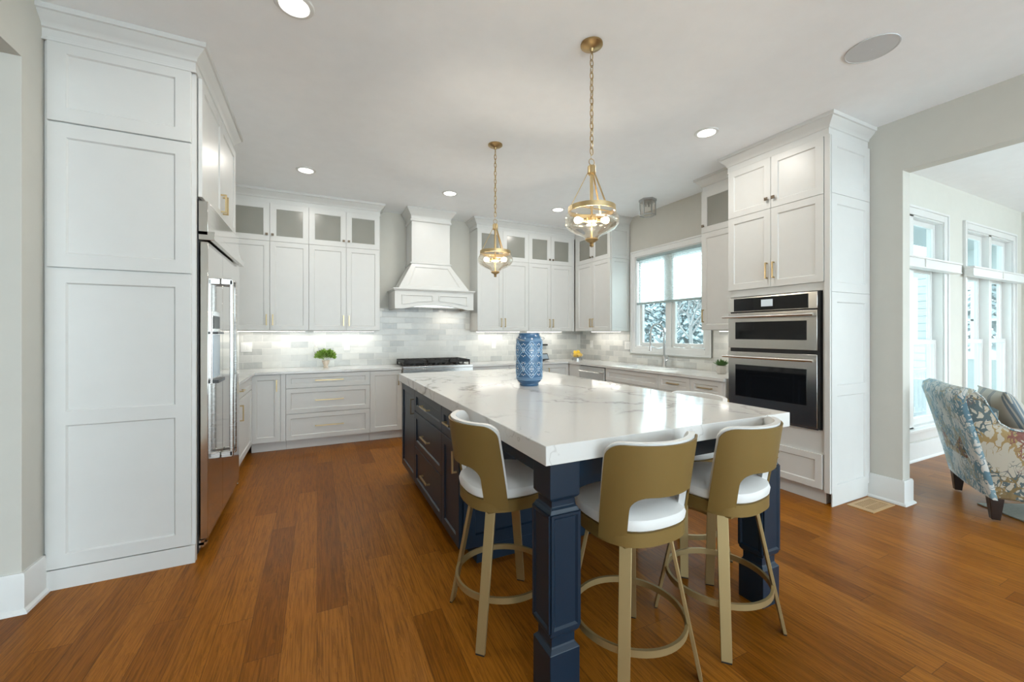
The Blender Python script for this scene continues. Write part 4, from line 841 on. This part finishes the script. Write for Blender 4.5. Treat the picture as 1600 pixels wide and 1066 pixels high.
# ------------------------------------------------------------------ counter stools
def stool_shape():
    r = thing('counter_stool', '', 'stool')
    def se(a, R, e=2.6):                                       # rounded square outline
        c_, s_ = math.cos(a), math.sin(a); k = (abs(c_) ** e + abs(s_) ** e) ** (-1 / e); return (R * k * c_, R * k * s_)
    rg = lambda R, z, n=48: [(*se(2 * PI * j / n, R), z) for j in range(n)]
    MB().loft([rg(0.190, 0.573), rg(0.199, 0.575), rg(0.199, 0.626), rg(0.190, 0.628)]).build('seat_band', 'stool_gold', r)
    MB().loft([rg(0.190, 0.6285), rg(0.200, 0.636), rg(0.203, 0.655), rg(0.197, 0.672), rg(0.175, 0.684), rg(0.12, 0.690), rg(0.05, 0.692), rg(0.006, 0.692)]).build('seat_cushion', 'vinyl_white', r)
    MB().cyl((0, 0, 0.545), (0, 0, 0.573), 0.10, 24).box(-0.13, 0.13, -0.13, 0.13, 0.553, 0.5725).build('swivel_plate', 'stool_gold', r)
    for k in range(4):                                          # flat tapering legs, one towards every corner
        a = PI / 4 + k * PI / 2; d_ = Vector((math.cos(a), math.sin(a), 0)); s_ = Vector((-d_.y, d_.x, 0))
        p0 = d_ * 0.155 + Vector((0, 0, 0.572)); p1 = d_ * 0.272 + Vector((0, 0, 0.006)); mb = MB(); rings = []
        for p, w in ((p0, 0.046), (p1, 0.042)): rings.append([p + s_ * w / 2 * i + d_ * 0.007 * j for i, j in ((-1, -1), (1, -1), (1, 1), (-1, 1))])
        l = mb.loft(rings).build('leg', 'stool_leg', r, bevel=0.0015)
        MB().loft([[p + s_ * 0.0195 * i + d_ * 0.006 * j for i, j in ((-1, -1), (1, -1), (1, 1), (-1, 1))] for p in (d_ * 0.273, d_ * 0.272 + Vector((0, 0, 0.0061)))]).build('foot_pad', 'black', l)
    zr = 0.205; Rr = 0.222
    MB().loft([[((Rr + o) * math.cos(2 * PI * j / 56), (Rr + o) * math.sin(2 * PI * j / 56), zr + z) for o, z in ((-0.006, -0.013), (0.006, -0.013), (0.006, 0.013), (-0.006, 0.013))] for j in range(56)], close_path=True).build('foot_ring', 'stool_leg', r, ang=50)
    # wrapped back: outline in (s, z), then bent round the seat
    def back(d0, d1, inset, zlow, name, mat):
        Wd, zt, zn, ah, rc, rn = 1.0 - inset, 0.955 - inset * 0.26, 0.765, 0.60 + max(inset, 0.0), 0.05, 0.05
        sc = 0.20                                             # metres per unit s
        o = []
        def arc(cx_, cz_, r_, a0, a1, n=7):
            for i in range(n + 1):
                t_ = a0 + (a1 - a0) * i / n; o.append((cx_ + r_ / sc * math.cos(t_), cz_ + r_ * math.sin(t_)))
        o += [(-Wd, zlow), (-ah, zlow)]; arc(-ah + rn / sc, zn - rn, rn, PI, PI / 2); arc(ah - rn / sc, zn - rn, rn, PI / 2, 0); o += [(ah, zlow), (Wd, zlow)]
        arc(Wd - rc / sc, zt - rc, rc, 0, PI / 2); arc(-Wd + rc / sc, zt - rc, rc, PI / 2, PI)
        bm = bmesh.new(); vs = [bm.verts.new((s_, 0, z)) for s_, z in o]; f = bm.faces.new(vs)
        ex = bmesh.ops.extrude_face_region(bm, geom=[f]); 
        for v in ex['geom']:
            if isinstance(v, bmesh.types.BMVert): v.co.y = 1
        for i in range(-19, 20): bmesh.ops.bisect_plane(bm, geom=bm.verts[:] + bm.edges[:] + bm.faces[:], plane_co=(i * 0.05, 0, 0), plane_no=(1, 0, 0))
        for i in range(1, 10): bmesh.ops.bisect_plane(bm, geom=bm.verts[:] + bm.edges[:] + bm.faces[:], plane_co=(0, 0, 0.57 + i * 0.04), plane_no=(0, 0, 1))
        for v in bm.verts:
            t_ = (v.co.z - 0.57) / 0.385; R = 0.203 + 0.052 * t_ + (d1 if v.co.y > 0.5 else d0); A = math.radians(73 - 14 * t_); a = -PI / 2 + v.co.x * A
            v.co = (R * math.cos(a), R * math.sin(a), v.co.z)
        bmesh.ops.recalc_face_normals(bm, faces=bm.faces); me = D.meshes.new(name); bm.to_mesh(me); bm.free(); me.materials.append(M[mat]); me.shade_smooth(); me.set_sharp_from_angle(angle=math.radians(40))
        ob = D.objects.new(name, me); SC.collection.objects.link(ob); ob.parent = r; return ob
    b = back(-0.002, 0.006, 0.0, 0.585, 'back_shell', 'stool_gold')
    p = back(-0.028, -0.0045, -0.03, 0.655, 'back_pad', 'vinyl_white'); p.parent = b
    return r
st0 = stool_shape()
SG = 'counter stools around the island'
st0['label'] = 'gold and white counter stool at the drawer side of the island'; st0['group'] = SG
st0.location = (0.81, 1.785, 0); st0.rotation_euler = (0, 0, -PI / 2)
dup(st0, 'gold and white counter stool just right of the nearest navy leg', (1.155, 1.30, 0), 0.0, SG)
st2 = dup(st0, 'gold and white counter stool in front of the right navy leg', (1.704, 1.31, 0), 0.0, SG)
dup(st0, 'counter stool on the oven side, mostly hidden behind the island top', (2.02, 1.80, 0), PI / 2, SG)

for ch in kids(st2):                                            # this seat is swivelled a little on its fixed legs
    if ch.name.split('.')[0] in ('seat_band', 'seat_cushion', 'back_shell', 'swivel_plate'): ch.rotation_euler = (0, 0, 0.17)

# ------------------------------------------------------------------ pendants, ceiling lights, speaker, vent
def pendant(label, x, y):
    r = thing('pendant_light', label, 'pendant light', (x, y, CZ), 0, 'pendants over the island')
    MB().lathe([(0.064, -0.001), (0.064, -0.010), (0.050, -0.020), (0.014, -0.030), (0.008, -0.045), (0.002, -0.046)], 32).build('canopy', 'brass_dark', r)
    mb = MB(); z = -0.052; k = 0; ln = 0.047; zb = -0.668
    while z - ln * 0.72 > zb:
        pts_ = []
        for i in range(14):
            t_ = 2 * PI * i / 14; pts_.append((0.0105 * math.cos(t_) * (1 if k % 2 else 0), 0.0105 * math.cos(t_) * (0 if k % 2 else 1), z - ln / 2 + ln / 2 * math.sin(t_)))
        mb.tube(pts_, 0.0026, 6, closed=True); z -= ln * 0.78; k += 1
    mb.build('chain', 'brass_dark', r); MB().tube([(0.004 * math.sin(i), 0.004 * math.cos(i * 1.3), -0.03 - i * 0.0213) for i in range(31)], 0.0017, 6).build('cord', 'cord', r)
    zr = -0.955                                                # top of the rim band
    MB().tube([(0.019 * math.cos(2 * PI * i / 24), 0.0, -0.690 + 0.019 * math.sin(2 * PI * i / 24)) for i in range(24)], 0.0024, 6, closed=True).build('hanging_loop', 'brass_dark', r)
    MB().lathe([(0.006, -0.709), (0.022, -0.713), (0.024, -0.722), (0.024, -0.757), (0.018, -0.765), (0.002, -0.766)], 24).build('hub', 'brass', r)
    MB().cyl((0, 0, -0.766), (0, 0, zr - 0.005), 0.010, 14).build('stem', 'brass', r)
    for k in range(3):
        a = 0.5 + k * 2 * PI / 3; MB().sqbar((0.019 * math.cos(a), 0.019 * math.sin(a), -0.745), (0.130 * math.cos(a), 0.130 * math.sin(a), zr - 0.006), 0.009, 0.004, (-math.sin(a), math.cos(a), 0)).build('arm', 'brass', r)
    MB().lathe([(0.134, 0), (0.1375, 0), (0.1375, -0.028), (0.134, -0.028)], 56, (0, 0, zr), cap=False).loft([[(rr * math.cos(2 * PI * j / 56), rr * math.sin(2 * PI * j / 56), zr) for j in range(56)] for rr in (0.134, 0.1375)], cap=False).build('rim_band', 'brass', r)
    MB().sqbar((-0.133, 0, zr - 0.004), (0.133, 0, zr - 0.004), 0.012, 0.004, (0, 1, 0)).build('cross_bar', 'brass', r)
    pg = [(0.131, -0.024), (0.140, -0.036), (0.153, -0.056), (0.158, -0.078), (0.153, -0.102), (0.135, -0.125), (0.100, -0.146), (0.065, -0.160), (0.045, -0.172), (0.036, -0.186)]
    MB().lathe(pg + [(rr - 0.003, zz + 0.001) for rr, zz in reversed(pg)], 56, (0, 0, zr), cap=False).build('glass_bowl', 'pendant_glass', r)
    MB().cyl((0, 0, zr - 0.005), (0, 0, zr - 0.185), 0.006, 12).build('centre_rod', 'brass', r)
    MB().lathe([(0.002, -0.180), (0.037, -0.184), (0.039, -0.190), (0.030, -0.198), (0.014, -0.206), (0.010, -0.214), (0.013, -0.221), (0.010, -0.229), (0.002, -0.232)], 28, (0, 0, zr)).build('finial', 'brass_dark', r)
    MB().lathe([(0.010, -0.060), (0.034, -0.063), (0.034, -0.085), (0.010, -0.088)], 24, (0, 0, zr)).build('socket_cluster', 'brass', r)
    for k in range(2):
        a = -0.45 + k * PI; d_ = Vector((math.cos(a), math.sin(a), 0)); c_ = Vector((0, 0, zr - 0.074))
        s_ = MB().cyl(c_ + d_ * 0.030, c_ + d_ * 0.052, 0.012, 14).build('lamp_socket', 'brass', r)
        b = MB().lathe([(0.009, 0.0), (0.012, 0.008), (0.019, 0.022), (0.020, 0.034), (0.014, 0.046), (0.003, 0.050)], 18).xform(Matrix.Translation(c_ + d_ * 0.0525) @ d_.to_track_quat('Z', 'Y').to_matrix().to_4x4()).build('bulb', 'bulb_glow', s_)
    lamp('bulb_lamp', 'POINT', (0, 0, zr - 0.112), 13, (1.0, 0.88, 0.72), r, 0.03)
    return r
pendant('brass and clear glass pendant nearer the camera, over the seating end of the island', 1.446, 1.936)
pendant('brass and clear glass pendant farther away, over the rangetop end of the island', 1.438, 3.34)
for lb, x, y in (('recessed ceiling light in front of the refrigerator cabinet, cut by the top edge', -0.106, 2.368), ('recessed ceiling light above the left back corner', -0.105, 4.713), ('recessed ceiling light in front of the range hood', 1.444, 4.737),
                 ('recessed ceiling light in front of the right back corner cabinets', 2.965, 4.722), ('recessed ceiling light in front of the tall oven cabinet', 2.953, 2.369)):
    r = thing('recessed_light', lb, 'ceiling light', (x, y, CZ), 0, 'recessed ceiling lights')
    MB().lathe([(0.068, 0.0), (0.068, -0.004), (0.072, -0.009), (0.090, -0.006), (0.095, -0.0005), (0.095, 0.0)], 40, cap=False).build('trim_ring', 'trim_white', r)
    MB().lathe([(0.070, -0.003), (0.002, -0.004)], 32, cap=False).build('diffuser', 'lamp_disc', r)
    lamp('can_lamp', 'AREA', (0, 0, -0.012), 5.0, (1.0, 0.94, 0.86), r, 0.13)
r = thing('flush_light', 'small pewter hexagonal flush light with clear glass above the window', 'ceiling light', (3.766, 3.881, CZ))
hx = lambda R, z: [(R * math.cos(k * PI / 3 + 0.3), R * math.sin(k * PI / 3 + 0.3), z) for k in range(6)]
MB().loft([hx(0.108, -0.001), hx(0.108, -0.024), hx(0.098, -0.036), hx(0.06, -0.036)]).build('cap', 'pewter', r, smooth=False)
mb = MB()
for k in range(6): mb.sqbar((*hx(0.094, 0)[k][:2], -0.036), (*hx(0.094, 0)[k][:2], -0.195), 0.009, 0.009, (1, 0, 0))
mb.loft([hx(0.100, -0.195), hx(0.100, -0.206), hx(0.082, -0.206), hx(0.082, -0.195)], cap=False, close_path=True); mb.build('cage', 'pewter', r, smooth=False)
MB().loft([hx(0.088, -0.037), hx(0.088, -0.194)], cap=False).build('glass', 'pendant_glass', r, smooth=False)
MB().cyl((0.02, 0, -0.037), (0.02, 0, -0.09), 0.011, 12).cyl((-0.02, 0.01, -0.037), (-0.02, 0.01, -0.09), 0.011, 12).build('candle_socket', 'pewter', r)
r = thing('ceiling_speaker', 'round grey flush speaker grille in the ceiling near the opening', 'speaker', (2.967, 1.247, CZ))
MB().lathe([(0.128, -0.0005), (0.128, -0.006), (0.122, -0.007), (0.121, -0.005), (0.002, -0.006)], 48, cap=False).build('grille', 'speaker_grey', r)
r = thing('floor_vent', 'pale oak floor vent at the foot of the wall stub', 'vent', (3.918, 1.651, 0.0005))
vx, vy = 0.165, 0.085
MB().box(-vx, vx, -vy, -vy + 0.022, 0, 0.005).box(-vx, vx, vy - 0.022, vy, 0, 0.005).box(-vx, -vx + 0.045, -vy + 0.022, vy - 0.022, 0, 0.005).box(vx - 0.045, vx, -vy + 0.022, vy - 0.022, 0, 0.005).build('frame', 'vent_wood', r, smooth=False)
mb = MB()
for i in range(9): mb.box(-vx + 0.048 + i * 0.0265, -vx + 0.066 + i * 0.0265, -vy + 0.024, vy - 0.024, 0.0, 0.003)
mb.box(-vx + 0.045, vx - 0.045, -0.005, 0.005, 0, 0.0035).build('louvres', 'vent_wood', r, smooth=False)
MB().box(-vx + 0.04, vx - 0.04, -vy + 0.02, vy - 0.02, 0.0, 0.0012).build('painted_recess', 'painted_dark', r, smooth=False)  # flat dark sheet on the floor, painted as the shade below the louvres

# ------------------------------------------------------------------ sun room armchair, cushion, rug
ang = math.atan2(-0.84, 0.54) - PI / 2                         # the chair faces local +Y; local +X is the side seen from the kitchen
ac = thing('armchair', 'coral-print upholstered armchair with dark tapered feet in the sun room', 'armchair', (4.655, 1.335, 0), ang)
prof = [(0.0, 0.165), (-0.03, 0.32), (-0.095, 0.60), (-0.15, 0.82), (-0.165, 0.875), (-0.155, 0.915), (-0.12, 0.935), (-0.075, 0.925), (-0.035, 0.885), (0.005, 0.79), (0.045, 0.71), (0.10, 0.672), (0.20, 0.662), (0.45, 0.655), (0.60, 0.642), (0.665, 0.61), (0.685, 0.55), (0.665, 0.46), (0.665, 0.165)]
cyp = sum(p[0] for p in prof) / len(prof); czp = 0.45
def padded(pr, x0, x1, r=0.035, cen=(0.25, 0.45)):
    rings = []
    for x, k in ((x0, r), (x0 + r * 0.3, r * 0.3), (x0 + r, 0), (x1 - r, 0), (x1 - r * 0.3, r * 0.3), (x1, r)):
        n = len(pr); ring = []
        for i in range(n):
            a, b, c_ = Vector(pr[i - 1]), Vector(pr[i]), Vector(pr[(i + 1) % n]); d_ = ((b - a).normalized() + (c_ - b).normalized()).normalized(); nn = Vector((d_.y, -d_.x))
            # outline runs so that nn points inwards or outwards; choose inwards
            if nn.dot(Vector(cen) - b) < 0: nn = -nn
            q_ = b + nn * k; ring.append((x, q_.x, q_.y))
        rings.append(ring)
    return MB().loft(rings)
for s_ in (1, -1):
    padded(prof, *((0.225, 0.375) if s_ > 0 else (-0.375, -0.225))).build('arm', 'coral_print', ac, ang=60)
bp = [(-0.004, 0.17), (-0.036, 0.32), (-0.102, 0.60), (-0.160, 0.82), (-0.178, 0.875), (-0.168, 0.925), (-0.128, 0.952), (-0.085, 0.945), (-0.10, 0.93), (-0.14, 0.90), (-0.13, 0.82), (-0.075, 0.60), (-0.01, 0.32), (0.02, 0.17)]
MB().loft([[(x, y + k, z - abs(k) * 0.6) for y, z in bp] for x, k in ((-0.385, 0.012), (-0.375, 0.0), (-0.2, -0.008), (0.0, -0.012), (0.2, -0.008), (0.375, 0.0), (0.385, 0.012))]).build('back_panel', 'coral_print_blue', ac, ang=60, label='pale blue coral-print back panel')
padded([(-0.07, 0.40), (-0.13, 0.70), (-0.14, 0.90), (-0.10, 0.935), (-0.05, 0.91), (0.0, 0.78), (0.06, 0.55), (0.10, 0.40)], -0.226, 0.226, 0.03, (-0.03, 0.65)).build('backrest', 'coral_print', ac, ang=60)
padded([(0.0, 0.18), (0.0, 0.36), (0.66, 0.36), (0.675, 0.18)], -0.23, 0.23, 0.02, (0.3, 0.27)).build('seat_base', 'coral_print', ac, ang=60)
padded([(0.04, 0.365), (0.03, 0.43), (0.08, 0.48), (0.40, 0.50), (0.66, 0.48), (0.70, 0.43), (0.69, 0.365)], -0.222, 0.222, 0.03, (0.36, 0.42)).build('seat_cushion', 'coral_print', ac, ang=60)
MB().tube([(0.372, y, z) for y, z in prof[3:15]], 0.006, 6).build('piping', 'coral_print_blue', ac)
for x, y in ((0.325, 0.035), (-0.325, 0.035), (0.325, 0.62), (-0.325, 0.62)):
    MB().loft([[(x + i * w, y + j * w, z) for i, j in ((-1, -1), (1, -1), (1, 1), (-1, 1))] for w, z in ((0.022, 0.0115), (0.036, 0.16), (0.036, 0.175))]).build('foot', 'dark_wood', ac, bevel=0.003)
mx_ = Matrix.Translation(ac.location) @ Matrix.Rotation(ang, 4, 'Z')
# striped scatter cushion leaning on the backrest
pr = MB(); n = 14; hw = 0.23
rows = []
for j in range(n + 1):
    for side in (1,): pass
def pil(u, v):
    e = lambda t_: max(0.0, 1 - abs(t_) ** 2.6); th = 0.085 * (e(u) * e(v)) ** 0.55; pin = 1 - 0.07 * (1 - abs(u)) * abs(v) ** 2 - 0.0
    return u * hw * (1 - 0.06 * (1 - v * v)), v * hw * (1 - 0.06 * (1 - u * u)), th
vs = []; fs = []
for sgn in (1, -1):
    o_ = len(vs)
    for j in range(n + 1):
        for i in range(n + 1):
            x, z, t_ = pil(2 * i / n - 1, 2 * j / n - 1); vs.append((x, sgn * (t_ + 0.004), z))
    for j in range(n):
        for i in range(n): fs.append((o_ + j * (n + 1) + i, o_ + j * (n + 1) + i + 1, o_ + (j + 1) * (n + 1) + i + 1, o_ + (j + 1) * (n + 1) + i))
N1 = (n + 1) ** 2
edge = [i for i in range(n + 1)] + [(k + 1) * (n + 1) + n for k in range(n)] + [n * (n + 1) + n - 1 - i for i in range(n)] + [(n - 1 - k) * (n + 1) for k in range(n - 1)]
for i in range(len(edge)): a, b = edge[i], edge[(i + 1) % len(edge)]; fs.append((a, b, b + N1, a + N1))
cu = MB().add(vs, fs).build('scatter_cushion', 'striped_linen', None, ang=70)
cu.matrix_world = mx_ @ Matrix.Translation((-0.06, 0.235, 0.705)) @ Matrix.Rotation(0.42, 4, 'X') @ Matrix.Rotation(0.0, 4, 'Y')
tag(cu, 'beige scatter cushion with blue-grey stripes leaning in the coral-print armchair', 'cushion')
rg_ = MB().box(0.0, 3.4, -3.4, 0.0, 0.0005, 0.011).build('rug', 'rug_wool', None, bevel=0.004)
rg_.location = (4.70, 1.30, 0); rg_.rotation_euler = (0, 0, -math.atan2(0.48, 0.88)); tag(rg_, 'pale grey-green rug under the armchair', 'rug')
